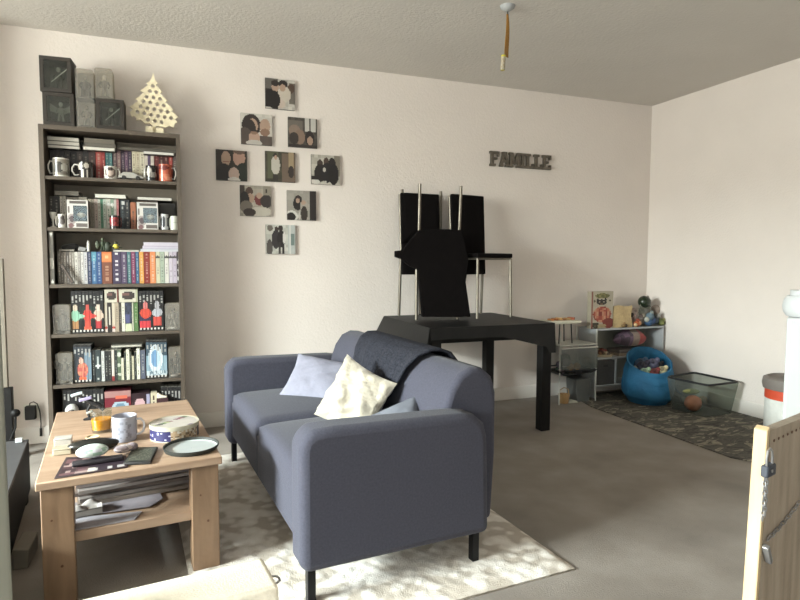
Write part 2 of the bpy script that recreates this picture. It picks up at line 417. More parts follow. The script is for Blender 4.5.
def pillow(name, m, w, h, th, label, loc, rot, crumple=0., seed=1, parts=None):
    rnd = random.Random(seed); ph = [rnd.uniform(0, 6.28) for _ in range(6)]
    b = MB(); n = 26
    for sgn in (1, -1):
        def pos(u, v, sgn=sgn):
            a = 2 * u - 1; c = 2 * v - 1
            px = a * (1 - .10 * (1 - c * c) ** 1 * a * a); py = c * (1 - .10 * (1 - a * a) * c * c)
            e = max(0, (1 - a * a) * (1 - c * c)) ** .42
            cr = crumple * (math.sin(7 * a + 4 * c + ph[0]) * .5 + math.sin(11 * c - 6 * a + ph[1]) * .4 + math.sin(16 * a + 9 * math.sin(3 * c + ph[2])) * .3)
            return (px * w / 2, py * h / 2, sgn * (th / 2 * e + cr * e * .5))
        if sgn > 0: b.grid(n, n, pos)
        else: b.grid(n, n, lambda u, v: pos(1 - u, v))
    o = b.build(name, m, None, loc=loc, rot=rot, sharp=180)
    return tag(o, label, 'cushion')
def face_rot(nx, ny, nz, roll=0):          # local z of the cushion points along the normal
    q = Vector((nx, ny, nz)).to_track_quat('Z', 'Y') @ Matrix.Rotation(roll, 3, 'Z').to_quaternion()
    return q.to_euler()
pillow('cushion', 'lilac_cloth', .42, .30, .13, 'pale lilac-grey cushion slumped on the far seat against the far arm', SL(.45, 1.16, .51), face_rot(-.30, -.62, .72, math.radians(-12)), .012, 3)
pillow('cushion', 'cream_cloth', .31, .31, .12, 'crumpled cream satin cushion with pleats propped in the middle of the sofa', SL(.41, .60, .545), face_rot(-.72, -.58, .38, math.radians(-20)), .05, 5)
pillow('cushion', 'grey_cloth', .29, .23, .09, 'mid-grey cushion tucked behind the near arm of the sofa', SL(.46, .33, .475), face_rot(-.55, -.35, .75, math.radians(40)), .01, 9)

# throw over the back of the sofa
path = [(.840, .42), (.842, .56), (.835, .65), (.818, .712), (.785, .752), (.74, .768), (.69, .768), (.64, .748), (.598, .70), (.572, .63), (.553, .56), (.535, .51), (.50, .478)]
def thr(u, w):
    k = w * (len(path) - 1); i = min(int(k), len(path) - 2); f_ = k - i
    x = path[i][0] + (path[i + 1][0] - path[i][0]) * f_; z = path[i][1] + (path[i + 1][1] - path[i][1]) * f_
    d = max(0., (w - .5) / .5)
    v0 = .40 + .22 * d ** 1.6; v1 = 1.12 - .20 * d
    v = v0 + (v1 - v0) * u
    fold = .012 * math.sin(u * 17 + 2 * w) * (d + .15) + .008 * math.sin(u * 41 + 5 * w) * d
    return (x - abs(fold) * 1.2 - .004, v, z + abs(fold) * .5 + .004)
b = MB(); b.grid(60, 48, thr)
tag(b.build('throw_blanket', 'throw', None, loc=(.349, 1.80, 0), rot=(0, 0, SA), solid=.012, sharp=180), 'charcoal knitted throw draped over the back of the sofa', 'blanket')

# ---------------------------------------------------------------- black table and chairs
TZ = .745
tb = thing('dining_table', 'black dining table under a black cloth with chairs stacked on it', 'table', (1.455, 3.285, 0), math.radians(.3))
MB().box(.0, .905, .0, .845, TZ - .04, TZ - .006).build('tabletop', 'black_paint', tb, bevel=.003)
MB().box(.06, .845, .03, .05, TZ - .11, TZ - .041).build('apron', 'black_paint', tb)
for (x, y) in ((.005, .005), (.83, .005), (.005, .765), (.83, .765)):
    MB().box(x, x + .07, y, y + .07, 0, TZ - .041).build('leg', 'black_paint', tb, bevel=.002)
# leg seen between the front ones belongs to the extension frame
b = MB()
NX = 44
def hang(u):    # hem height below the edge around the border
    return 0
def clothpos(u, w):
    x = -.05 + 1.04 * u; y = -.03 + .92 * w
    dx = max(0, .0 - x, x - .905); dy = max(0, -y, y - .88)
    return (x, y, TZ - .004)
b.grid(20, 20, lambda u, w: (-.008 + .921 * u, -.008 + .858 * w, TZ - .004 + .001 * math.sin(u * 23) * math.sin(w * 19)))
def skirt(p0, p1, hem, out, n=40):
    p0 = Vector(p0); p1 = Vector(p1); out = Vector(out)
    def pos(u, w):
        h = hem(u); p = p0.lerp(p1, u)
        q = p + out * (.006 * w + .012 * w * (1 + math.sin(u * 26)) * .5 + .001)
        return (q.x, q.y, TZ - .004 - h * w)
    b.grid(n, 8, pos)
skirt((-.008, -.008), (.913, -.008), lambda u: (.075 if u < .55 else .075 + (u - .55) / .45 * .10) if u < .93 else .2, (0, -1))
skirt((.913, -.008), (.913, .85), lambda u: .2 if u < .1 else .15, (1, 0))
b.grid(14, 8, lambda u, w: (-.009 - .10 * w * math.sin(PI * (.25 + .6 * u)), .85 - .858 * u - .02 * w * u, TZ - .004 - (.13 + .05 * u) * w))
tc_ = b.build('tablecloth', 'black_gloss', None, loc=(1.455, 3.285, 0), rot=(0, 0, math.radians(.3)), sharp=60)
tag(tc_, 'black cloth draped over the dining table with its left corner hanging', 'tablecloth')

def chair(label, loc, rot, group='black chairs stacked on the table'):
    c = thing('dining_chair', label, 'chair', loc, 0, group, rot)
    hw, hd = .155, .165
    # seat
    MB().box(-hw - .012, hw + .012, -hd - .015, hd - .02, .435, .468).build('seat', 'black_cloth', c, bevel=.01, seg=3)
    f = MB()
    f.tube([(-hw, -hd, .43), (hw, -hd, .43)], .009, 8); f.tube([(-hw, hd - .02, .43), (hw, hd - .02, .43)], .009, 8)
    f.tube([(-hw, -hd, .43), (-hw, hd - .02, .43)], .009, 8); f.tube([(hw, -hd, .43), (hw, hd - .02, .43)], .009, 8)
    f.build('seat_frame', 'chrome', c)
    for s_ in (-1, 1):
        MB().tube([(s_ * (hw + .004), -hd - .008, 0), (s_ * hw, -hd, .43)], .0105, 10).build('leg', 'chrome', c)
        MB().tube([(s_ * (hw + .004), hd + .005, 0), (s_ * hw, hd - .02, .45)], .0105, 10).build('leg', 'chrome', c)
        MB().tube([(s_ * (hw - .004), hd - .02, .45), (s_ * (hw - .004), hd, .70), (s_ * (hw - .004), hd + .015, .905)], .0105, 10).build('back_post', 'chrome', c)
    bk = MB()
    bk.grid(8, 12, lambda u, w: (-hw + 2 * hw * u, hd - .04 + .033 * w - .006 * math.sin(PI * u), .31 + .605 * w))
    o = bk.build('backrest', 'black_cloth', c, solid=.026, bevel=.006, sharp=60)
    return c
pA = onz(417, 320, TZ); pB = onz(473, 320, TZ)
chair('left upright black chair on the table with its back to the wall', (pA.x + .155, 3.905, TZ), (0, 0, 0))
rB = math.radians(11)
chair('right upright black chair on the table with its bare seat showing', (pB.x + .035 + .155 * math.cos(rB), 3.86, TZ), (0, 0, rB))
pC = ony(440.5, 188, 3.76)
chair('upside-down black chair resting on two upright chairs with its legs in the air', (pC.x, 3.925, 1.69), (PI, 0, 0))
# slipcover draped over the upturned seat and its hanging backrest
YD = 3.685
ol = [(419, 230), (441, 229), (462, 230), (466, 245), (469, 262), (466, 282), (471, 317), (422, 317), (418, 270), (408, 265), (401, 259), (395, 257), (395, 251), (403, 250), (412, 238)]
pp = [ony(x, y, YD) for x, y in ol]
b = MB(); b.prism([(p.x, max(p.z, TZ + .008)) for p in pp], YD, YD + .02, axis='y')
zt_ = pp[0].z
b.grid(16, 12, lambda u, w: (pp[0].x + (pp[2].x - pp[0].x) * u, YD + .018 + .34 * w, zt_ - .003 - .085 * w ** 1.5 + .006 * math.sin(9 * u + 7 * w)))
tag(b.build('slipcover', 'black_cloth', None, bevel=.006, sharp=50), 'black slipcover draped over the upside-down chair at the centre of the stack', 'cover')

# ---------------------------------------------------------------- things near the camera
# cream bench in front of the coffee table
q0 = Vector((-.199, 1.403, 0)); ang = math.atan2(.042, .355)
bn = thing('padded_bench', 'cream pebbled padded bench at the bottom edge, in front of the coffee table', 'bench', (.185, 1.465, 0), ang)
MB().box(-.50, 0, -.155, 0, .33, .40).build('seat', 'bench', bn, bevel=.012, seg=3)
MB().box(-.49, -.01, -.145, -.01, .0, .329).build('base', 'bench', bn, bevel=.004)
k = MB(); k.tube([(0.0, -.09, .372), (.012, -.09, .372), (.02, -.083, .372), (.022, -.07, .372), (.018, -.06, .372), (.008, -.055, .372), (0, -.055, .372)], .0028, 8)
k.build('pull_ring', 'metal', bn)

# wooden gate on the right: panel turned away from the lens
g0 = at(762, 430, 1.25); dirx = Vector((.96, .27, 0)).normalized()
ga = math.atan2(dirx.y, dirx.x); lean = math.radians(3.2)
gt = thing('wooden_gate', 'grey-brown wooden gate panel with a pale edge at the right, padlocked', 'gate', (g0.x - .85 * math.sin(lean) * dirx.x, g0.y - .85 * math.sin(lean) * dirx.y, 0), ga)
sh = math.tan(lean)
b = MB(); H_ = g0.z
for (x0, x1, y0, y1, nm, mm, z1) in ((0, .010, -.009, .014, 'edge_post', 'gate_wood', H_),):
    b.prism([(x0, 0), (x1 + .002, 0), (x1 + .002 + sh * z1, z1 + .006), (x0 + sh * z1, z1)], y0, y1, axis='y')
    b.build(nm, mm, gt, bevel=.002)
b = MB(); b.prism([(.0125, .02), (.62, .02), (.62 + sh * H_, H_ + .0), (.0125 + sh * H_, H_ - .002)], -.009, .009, axis='y'); b.build('panel', 'gate_panel', gt)
b = MB()
for i in range(14):                      # stitched dots on the panel
    x = .03 + .02 * i + sh * (H_ - .03); b.T = Matrix.Translation((x, -.0095, H_ - .022 + .0004 * i)) @ Matrix.Rotation(PI / 2, 4, 'X'); b.lathe([(.0028, 0), (.0028, .001)], (0, 0, 0), 6)
b.build('nail_row', 'knot', gt)
zc = H_ - .078
lk = MB((60, 62, 68)); lx = sh * zc
lk.T = Matrix.Translation((lx - .022, -.019, zc + .016)) @ Matrix.Scale(.8, 4)
lk.box(-.014, .030, -.010, .006, -.014, .012, (58, 62, 72))
o = lk.build('padlock', 'matte', gt, bevel=.003)
s2 = MB(); s2.T = lk.T
s2.tube([(-.008, -.004, .01), (-.009, -.004, .030), (-.003, -.004, .043), (.008, -.004, .047), (.017, -.004, .040), (.021, -.004, .026), (.021, -.004, .01)], .0027, 8)
s2.build('shackle', 'metal', o)
s3 = MB(); s3.T = lk.T; s3.T = lk.T @ Matrix.Translation((.004, -.0105, 0)) @ Matrix.Rotation(PI / 2, 4, 'X'); s3.lathe([(.004, 0), (.004, .0015)], (0, 0, 0), 10, (190, 190, 190)); s3.build('keyhole', 'metal', o)
def chain(p0, p1, n, sag=0.):
    b = MB(); p0 = Vector(p0); p1 = Vector(p1)
    for i in range(n):
        f_ = (i + .5) / n; p = p0.lerp(p1, f_) + Vector((0, 0, -sag * math.sin(PI * f_)))
        L = (p1 - p0).length / n * .72
        d = (p1 - p0).normalized(); s_ = Vector((0, 1, 0)) if i % 2 else d.cross(Vector((0, 1, 0))).normalized()
        w_ = L * .36
        b.tube([p - d * L, p - d * L * .4 + s_ * w_, p + d * L * .4 + s_ * w_, p + d * L, p + d * L * .4 - s_ * w_, p - d * L * .4 - s_ * w_, p - d * L], .0011, 5)
    return b
chain((lx - .020, -.017, zc + .003), (lx - .022, -.017, zc - .075), 9).build('chain', 'metal', gt)
chain((lx - .010, -.017, zc + .003), (lx - .012, -.017, zc - .070), 9).build('chain', 'metal', gt)
z2 = H_ - .215
lt = MB((70, 68, 66)); lt.T = Matrix.Translation((.018 + sh * z2, -.016, z2 - .01)) @ Matrix.Rotation(math.radians(-28), 4, 'Y')
lt.box(-.005, .005, -.005, .006, -.02, .02, (72, 70, 70)); lt.build('latch_bolt', 'metal', gt, bevel=.002)
chain((.024 + sh * z2, -.0125, z2 + .014), (.17 + sh * z2, -.0125, z2 + .05), 12, .004).build('chain', 'metal', gt)

def post(name, base, h, r, label, mm, capr, cat='post'):
    t = thing(name, label, cat, base, -math.atan2(base[0], base[1]))
    MB().box(-r, r, -r, r, 0, h).build('upright', mm, t, bevel=.006, seg=3)
    if capr:
        b = MB()
        b.lathe([(0.001, .0), (capr * .9, .001), (capr * .98, .010), (capr * 1.02, .025), (capr * .98, .040), (capr * .88, .050), (.001, .051)], (0, 0, h), 26, caps=False)
        b.build('round_collar', mm, t)
        b = MB(); b.lathe([(.001, 0), (capr * .8, 0), (capr * .8, .013), (.001, .015)], (0, 0, h + .0505), 24, caps=False); b.build('cap', mm, t)
    return t
n0 = at(817, 317, 1.72)
post('stair_post', (n0.x, n0.y, 0), n0.z, .058, 'white painted post with a rounded top behind the wooden gate at right', 'white_paint', .07)
n1 = at(-36, 262, 1.38)
post('door_post', (n1.x, n1.y, 0), n1.z, .052, 'pale grey painted post at the left edge of the picture', 'post_grey', 0)

# tall bin beside the gate
q = onz(792, 440, 0.)
bx, by = 3.18, 2.29
tbn = thing('toy_bin', 'white and red cardboard drum with a grey lid behind the gate post', 'bin', (0, 0, 0))
p = onz(769, 448, 0); d0 = 3.92
cx, cy = 3.56, 2.47
tbn.location = (cx, cy, .0075)
r_ = .15
b = MB()
def drum(u, w): 
    return (206, 72, 40) if w > .82 else (214, 214, 208)
b.lathe([(r_, 0), (r_ * 1.0, .30)], (0, 0, 0), 40, (218, 218, 212)); b.build('drum', 'matte', tbn)
b = MB(); b.lathe([(r_ + .001, .30), (r_ + .001, .36)], (0, 0, 0), 40, (200, 74, 44)); b.build('red_band', 'matte', tbn)
b = MB((150, 138, 130)); b.lathe([(.001, .3605), (r_ + .012, .3605), (r_ + .018, .39), (r_ + .012, .425), (r_ - .01, .435), (r_ - .02, .422), (.001, .418)], (0, 0, 0), 40, (120, 112, 106), caps=False); b.build('lid', 'matte', tbn)
b = MB(); a = math.radians(200)
b.T = Matrix.Translation((-r_ * .86, -r_ * .52, .17)) @ Matrix.Rotation(math.radians(-60), 4, 'Z')
b.grid(2, 10, lambda u, w: ((u - .5) * .03 * math.sin(PI * w), -.004, w * .13), None, (96, 40, 44)); b.build('print_mark', 'print', tbn, solid=.002)

# ---------------------------------------------------------------- left edge: television bench, pole, sockets
tv = thing('television_bench', 'low black bench with a dark grey top at the far left', 'bench', (0, 0, 0))
e0 = Vector((-.705, 3.26)); e1 = Vector((-.463, 1.2)); dd = (e1 - e0).normalized(); nn = Vector((dd.y, -dd.x))  # near end lengthened out of view to shade the floor
if nn.x > 0: nn = -nn
pts = [e0, e1, e1 + nn * .38, e0 + nn * .38]
MB().prism([tuple(p) for p in pts], .03, .262, axis='z').build('body', 'black_paint', tv, bevel=.003)
MB().prism([tuple(p) for p in pts], .2625, .277, axis='z').build('top', 'grey_plastic', tv, bevel=.003)
b = MB()
for i, p in enumerate(pts):
    c_ = sum(pts, Vector((0, 0))) / 4; p2 = p.lerp(c_, .12)
    MB().box(p2.x - .02, p2.x + .02, p2.y - .02, p2.y + .02, 0, .0295).build('foot', 'black_paint', tv)
k = ony(27, 437, 3.2)
tag(MB((200, 205, 205)).box(-.015, .015, -.01, .01, 0, .02).build('small_box', 'matte', None, loc=(-.735, 3.215, .2775), bevel=.003), 'tiny pale box on the far corner of the low black bench', 'box')
g_ = onz(20, 536)
tag(MB().prism([(0, 0), (.05, 0), (.054, .07), (.0, .08)], 0, .16, axis='y', col=(118, 112, 102)).build('storage_box', 'matte', None, loc=(-.600, 2.46, 0), bevel=.004), 'beige-grey box on the floor beside the low black bench', 'box')
M['column'] = mat('grey_brown_column', (112, 104, 92), .6)
pt = thing('edge_column', 'thin grey-brown column with a black lower half behind the low bench at far left', 'pillar', (-.945, 3.9, 0))  # plain upright in place of a television seen edge-on
MB().box(-.012, .012, -.012, .012, .42, 1.16).build('upper_column', M['column'], pt, bevel=.004)
MB().box(-.03, .03, -.022, .022, .012, .419).build('lower_column', 'black_paint', pt, bevel=.004)
MB().lathe([(.09, 0), (.09, .008), (.05, .012)], (0, 0, 0), 24).build('base', 'black_metal', pt)
q = ony(15.5, 413, 3.7)
t = thing('webcam', 'small round black camera on a thin curved stalk at the far left', 'camera', (q.x, 3.7, 0))
MB().ell((0, 0, q.z), (.024, .02, .022)).build('head', 'black_paint', t)
MB().tube([(0, .0, q.z - .02), (-.002, .0, q.z - .08), (-.03, .0, q.z - .15), (-.04, 0, .006)], .005, 8).build('stalk', 'black_paint', t)
MB().lathe([(.05, 0), (.05, .006), (.01, .01)], (-.04, 0, 0), 20).build('base', 'black_paint', t)
q = ony(32, 411, YW)
t = thing('plug_adapter', 'black plug adapter with a looped cable in the wall socket left of the bookcase', 'plug', (q.x, YW, q.z))
MB((225, 222, 210)).box(-.045, .045, -.008, -.0005, -.045, .045).build('socket_plate', 'matte', t, bevel=.003)
MB((26, 23, 22)).box(-.03, .028, -.05, -.009, -.045, .04).build('plug_body', 'matte', t, bevel=.006)
MB((70, 66, 62)).tube([(-.005, -.04, .035), (.0, -.045, .06), (.018, -.04, .066), (.036, -.03, .05), (.046, -.02, 0), (.05, -.018, -.08), (.048, -.018, -.11)], .0035, 8).build('cable', 'matte', t)
MB((28, 26, 26)).tube([(.048, -.018, -.11), (.047, -.018, -.16)], .007, 8).build('cable_end', 'matte', t)

# ---------------------------------------------------------------- fly paper strip on the ceiling
q = Vector((1.70, 2.87, HC))
qq = ony(507.5, 12, 2.87)
qq = ony(507.5, 12, 2.87)
t = thing('ceiling_rose', 'white ceiling rose where the sticky strip hangs', 'ceiling rose', (qq.x, 2.87, HC))
MB().lathe([(.001, -.03), (.014, -.028), (.038, -.012), (.042, 0)], (0, 0, 0), 24).build('cup', 'white_paint', t)
t = thing('flypaper', 'amber sticky fly strip with a yellow cartridge hanging from the ceiling', 'flypaper', (qq.x, 2.87, HC - .0305))
zt = ony(507, 14, 2.87).z - HC + .03; zb = ony(507, 57, 2.87).z - HC + .03; ze = ony(507, 71, 2.87).z - HC + .03
MB((50, 44, 36)).tube([(0, 0, 0), (.001, 0, zt)], .004, 8).build('hanger', 'matte', t)
def strip(u, w):
    a = w * 1.7 - .4; wd_ = (.006 + .016 * w)
    z = zt + (zb - zt) * w
    return ((u - .5) * wd_ * 2 * math.cos(a * .4) + .003 * math.sin(w * 5), (u - .5) * wd_ * math.sin(a), z)
b = MB(); b.grid(4, 24, strip); b.build('strip', 'flypaper', t, solid=.001)
def cart(u, w): return (228, 214, 60) if w > .82 else ((206, 196, 176) if int(u * 9 + w * 7) % 2 else (186, 170, 140))
b = MB(); b.grid(14, 8, lambda u, w: (-.004 + .0125 * math.cos(u * 2 * PI), .0125 * math.sin(u * 2 * PI), ze + (zb - ze + .006) * w), cart)
b.lathe([(.012, 0), (.012, .001)], (-.004, 0, ze), 14, (220, 205, 90)); b.build('cartridge', 'print', t, rot=(0, math.radians(4), 0))
# ================================================================ printing helpers
def hsh(*a):
    x = 0.
    for i, k in enumerate(a): x += math.sin(k * (12.9898 + 65.1 * i) + i * 3.7) * 43758.5453
    return x - math.floor(x)
def layers(bg, items):
    """picture made of simple shapes, later ones on top: ('e',cx,cy,rx,ry,col) / ('r',x0,y0,x1,y1,col)"""
    def fn(u, w):
        c = bg(u, w) if callable(bg) else bg
        for it in items:
            if it[0] == 'e':
                if ((u - it[1]) / it[3]) ** 2 + ((w - it[2]) / it[4]) ** 2 < 1: c = it[5]
            elif it[0] == 'r':
                if it[1] <= u <= it[3] and it[2] <= w <= it[4]: c = it[5]
        if callable(c): c = c(u, w)
        return c
    return fn
def mottled(c, amt, seed=1, n=9):
    def fn(u, w):
        k = 1 + amt * (hsh(int(u * n), int(w * n), seed) - .5) * 2
        return tuple(x * k for x in c)
    return fn
def titled(bg, ink, seed=0, a=.12, b=.9, dens=.6, cols=(.25, .75)):
    def fn(u, w):
        if cols[0] < u < cols[1] and a < w < b and hsh(int(w * 34), seed) < dens:
            g_ = bg(u, w) if callable(bg) else bg
            return tuple(p_ * .45 + q_ * .55 for p_, q_ in zip(g_, ink))
        return bg(u, w) if callable(bg) else bg
    return fn

# ================================================================ canvases on the wall
def canvas(px, pz, s, paint, label):
    b = MB((60, 54, 50))
    h = s / 2; d = .018
    b.front(-h, h, -h, h, -d, 40, 40, paint)
    e = (96, 88, 80)
    b.add([(-h, -d, -h), (h, -d, -h), (h, -d, h), (-h, -d, h), (-h, 0, -h), (h, 0, -h), (h, 0, h), (-h, 0, h)], [(0, 4, 5, 1), (1, 5, 6, 2), (2, 6, 7, 3), (3, 7, 4, 0), (4, 7, 6, 5)], e)
    o = b.build('photo_canvas', 'print', None, loc=(px, YW - .0003, pz))
    return tag(o, label, 'picture', 'square photo canvases in a diamond on the wall')
SK = (188, 158, 138); DK = (38, 32, 30); HR = (52, 42, 38); LT = (206, 200, 190); MID = (128, 118, 108); BR = (92, 72, 60)
canvas(.684, 2.312, .205, layers(mottled(LT, .08, 1), [('r', 0, .35, .42, 1, (110, 104, 98)), ('r', 0, 0, .42, .66, DK), ('e', .33, .72, .12, .16, SK), ('e', .33, .85, .13, .1, HR), ('e', .60, .84, .16, .14, DK), ('r', .80, .2, 1, .9, (120, 112, 104)), ('e', .87, .72, .12, .16, BR), ('e', .64, .5, .22, .26, (216, 205, 190)), ('e', .58, .72, .10, .12, SK), ('e', .52, .18, .16, .14, (214, 196, 182)), ('r', 0, 0, .3, .06, LT), ('e', .28, .3, .22, .3, DK)]), 'photo canvas at the top of the diamond, dark-clad couple with a pale child')
canvas(.52, 2.058, .21, layers(mottled((214, 208, 198), .05, 2), [('e', .33, .62, .30, .36, HR), ('e', .37, .60, .17, .24, SK), ('e', .30, .30, .2, .5, HR), ('e', .77, .62, .17, .24, SK), ('e', .77, .42, .16, .12, (150, 118, 100)), ('r', .6, 0, 1, .3, (96, 84, 78)), ('e', .12, .2, .26, .34, (88, 76, 70)), ('e', .42, .22, .18, .2, (196, 164, 144)), ('e', .42, .05, .26, .1, (206, 200, 192)), ('e', .42, .38, .12, .05, (150, 120, 100))]), 'photo canvas upper left in the diamond, long-haired woman and two children close up')
canvas(.84, 2.06, .207, layers(mottled((84, 78, 72), .12, 3), [('r', .58, .55, .94, 1, (214, 210, 202)), ('r', .72, .5, .77, 1, (90, 84, 78)), ('r', 0, .55, .5, .9, (120, 112, 104)), ('e', .22, .55, .2, .2, (150, 130, 116)), ('e', .40, .35, .18, .25, (146, 122, 106)), ('e', .74, .32, .16, .26, (48, 40, 38)), ('e', .75, .24, .1, .15, SK), ('r', 0, 0, 1, .1, (56, 50, 48)), ('e', .2, .3, .16, .2, (64, 56, 52))]), 'photo canvas upper right in the diamond, dim room with a bright window')
canvas(.35, 1.802, .205, layers(mottled((58, 52, 44), .1, 4), [('e', .28, .7, .26, .3, HR), ('e', .32, .72, .15, .24, SK), ('e', .74, .76, .2, .26, (200, 160, 142)), ('e', .74, .98, .2, .1, (110, 90, 78)), ('e', .25, .2, .3, .35, (40, 34, 32)), ('e', .85, .3, .2, .3, (44, 48, 40)), ('e', .57, .22, .17, .22, (206, 180, 166)), ('e', .57, .03, .2, .09, (220, 214, 206)), ('r', .47, .24, .67, .26, (110, 86, 74)), ('r', .22, .6, .42, .62, (150, 96, 86))]), 'photo canvas far left in the diamond, two faces above a baby')
canvas(.68, 1.812, .209, layers(mottled((74, 70, 58), .15, 5), [('r', .08, .1, .42, 1, (96, 98, 74)), ('r', .55, 0, 1, .95, (118, 100, 86)), ('r', .78, .3, .95, 1, (170, 150, 120)), ('e', .34, .55, .15, .32, (206, 200, 188)), ('e', .33, .86, .07, .09, (60, 50, 44)), ('e', .34, .8, .05, .07, SK), ('r', .26, .02, .42, .26, (60, 56, 50)), ('e', .86, .35, .1, .2, (56, 46, 42))]), 'photo canvas at the centre of the diamond, small child in white by a door')
canvas(1.005, 1.81, .21, layers(mottled((196, 190, 178), .1, 6), [('r', .8, .3, 1, 1, (140, 132, 118)), ('e', .3, .7, .1, .14, (70, 56, 50)), ('e', .52, .78, .1, .14, (84, 66, 58)), ('e', .72, .72, .13, .2, (40, 34, 32)), ('e', .3, .38, .2, .3, DK), ('e', .55, .4, .22, .34, (34, 30, 32)), ('e', .78, .36, .18, .36, (30, 26, 26)), ('e', .45, .5, .05, .08, LT), ('r', .45, 0, .52, .12, LT), ('e', .15, .08, .14, .08, (226, 220, 212)), ('r', 0, .16, .14, .28, DK)]), 'photo canvas far right in the diamond, group dressed in black on a pale ground')
canvas(.507, 1.568, .21, layers(mottled((176, 168, 154), .12, 7), [('r', 0, .3, .16, 1, (70, 58, 52)), ('e', .3, .8, .12, .16, (90, 70, 60)), ('e', .32, .58, .14, .16, SK), ('e', .14, .5, .16, .3, DK), ('e', .62, .55, .16, .2, (120, 60, 58)), ('e', .62, .68, .1, .1, SK), ('e', .85, .5, .2, .22, (60, 52, 50)), ('e', .2, .3, .2, .2, (120, 110, 100)), ('e', .65, .15, .4, .16, (206, 198, 184)), ('e', .3, .12, .2, .14, (60, 48, 44)), ('r', .75, .7, 1, 1, (150, 142, 128)), ('r', .82, .78, .88, .9, (60, 50, 44))]), 'photo canvas lower left in the diamond, people gathered with a red top in the middle')
canvas(.829, 1.549, .208, layers(mottled((170, 164, 154), .05, 8), [('r', .78, 0, 1, 1, (48, 40, 38)), ('e', .38, .72, .12, .12, (50, 40, 36)), ('e', .36, .55, .16, .22, DK), ('e', .36, .66, .07, .08, SK), ('e', .58, .48, .14, .2, (176, 168, 156)), ('e', .56, .6, .08, .08, SK), ('e', .58, .22, .12, .26, (60, 52, 46)), ('e', .15, .12, .22, .2, (222, 218, 210)), ('e', .13, .1, .16, .15, DK), ('e', .42, .15, .04, .14, LT)]), 'photo canvas lower right in the diamond, seated pair beside a dark door')
canvas(.677, 1.305, .205, layers(mottled((206, 204, 194), .08, 9), [('r', .74, 0, 1, 1, (196, 200, 196)), ('r', .82, .3, .97, .7, (120, 136, 130)), ('r', .8, 0, .85, 1, (228, 226, 220)), ('e', .14, .88, .1, .1, (120, 110, 100)), ('e', .36, .84, .07, .1, (70, 56, 50)), ('e', .5, .88, .08, .1, (60, 48, 44)), ('e', .34, .5, .15, .32, (60, 54, 56)), ('e', .52, .52, .14, .3, DK), ('r', .42, 0, .5, .4, (60, 54, 52)), ('r', .55, 0, .62, .4, (40, 36, 36)), ('e', .12, .2, .1, .3, (90, 84, 80)), ('e', .62, .56, .05, .2, (230, 226, 218))]), 'photo canvas at the bottom of the diamond, full-length pair on a pale ground')

# ================================================================ sign with seven letters
sg = thing('word_sign', 'dark zinc slab letters spelling FAMILLE on the back wall above the chairs', 'sign', (2.354, YW, 1.922))
LH = .118
def bars(L):
    s_ = .021; w_ = .088
    if L == 'F': return w_, [('r', .006, 0, .03, 1), ('r', -.002, 0, .048, .16), ('r', -.004, .84, .078, 1), ('r', .066, .66, .08, 1), ('r', .03, .44, .062, .6)]
    if L == 'A': return .086, [('l', .008, 0, .040, 1), ('l', .078, 0, .046, 1), ('r', -.002, 0, .030, .14), ('r', .052, 0, .086, .14), ('r', .022, .3, .064, .44), ('r', .022, .86, .062, 1)]
    if L == 'M': return .104, [('r', .008, 0, .028, 1), ('r', .078, 0, .098, 1), ('l', .022, 1, .053, .22), ('l', .084, 1, .053, .22), ('r', -.002, 0, .036, .14), ('r', .07, 0, .106, .14), ('r', -.002, .86, .026, 1), ('r', .08, .86, .106, 1)]
    if L == 'I': return .048, [('r', .012, 0, .034, 1), ('r', 0, 0, .046, .16), ('r', 0, .84, .046, 1)]
    if L == 'L': return .082, [('r', .012, 0, .034, 1), ('r', 0, 0, .078, .16), ('r', 0, .84, .048, 1), ('r', .066, 0, .079, .34)]
    if L == 'E': return .086, [('r', .010, 0, .034, 1), ('r', 0, 0, .08, .17), ('r', 0, .83, .08, 1), ('r', .068, 0, .082, .32), ('r', .068, .68, .082, 1), ('r', .03, .43, .058, .58)]
x = 0.
for L in 'FAMILLE':
    w_, parts = bars(L); b = MB()
    for i, p in enumerate(parts):
        y0 = -.024 - .0004 * i
        if p[0] == 'r': b.box(p[1], p[3], y0, 0, p[2] * LH, p[4] * LH)
        else:
            xa, za, xb, zb_ = p[1], p[2] * LH, p[3], p[4] * LH; hw = .0115
            q_ = [(xa - hw, za), (xa + hw, za), (xb + hw, zb_), (xb - hw, zb_)]
            if za > zb_: q_ = q_[::-1]
            b.prism(q_, y0, 0, axis='y')
    b.build('letter', 'letters', sg, loc=(x, -.0005, 0)); x += w_ + .0005

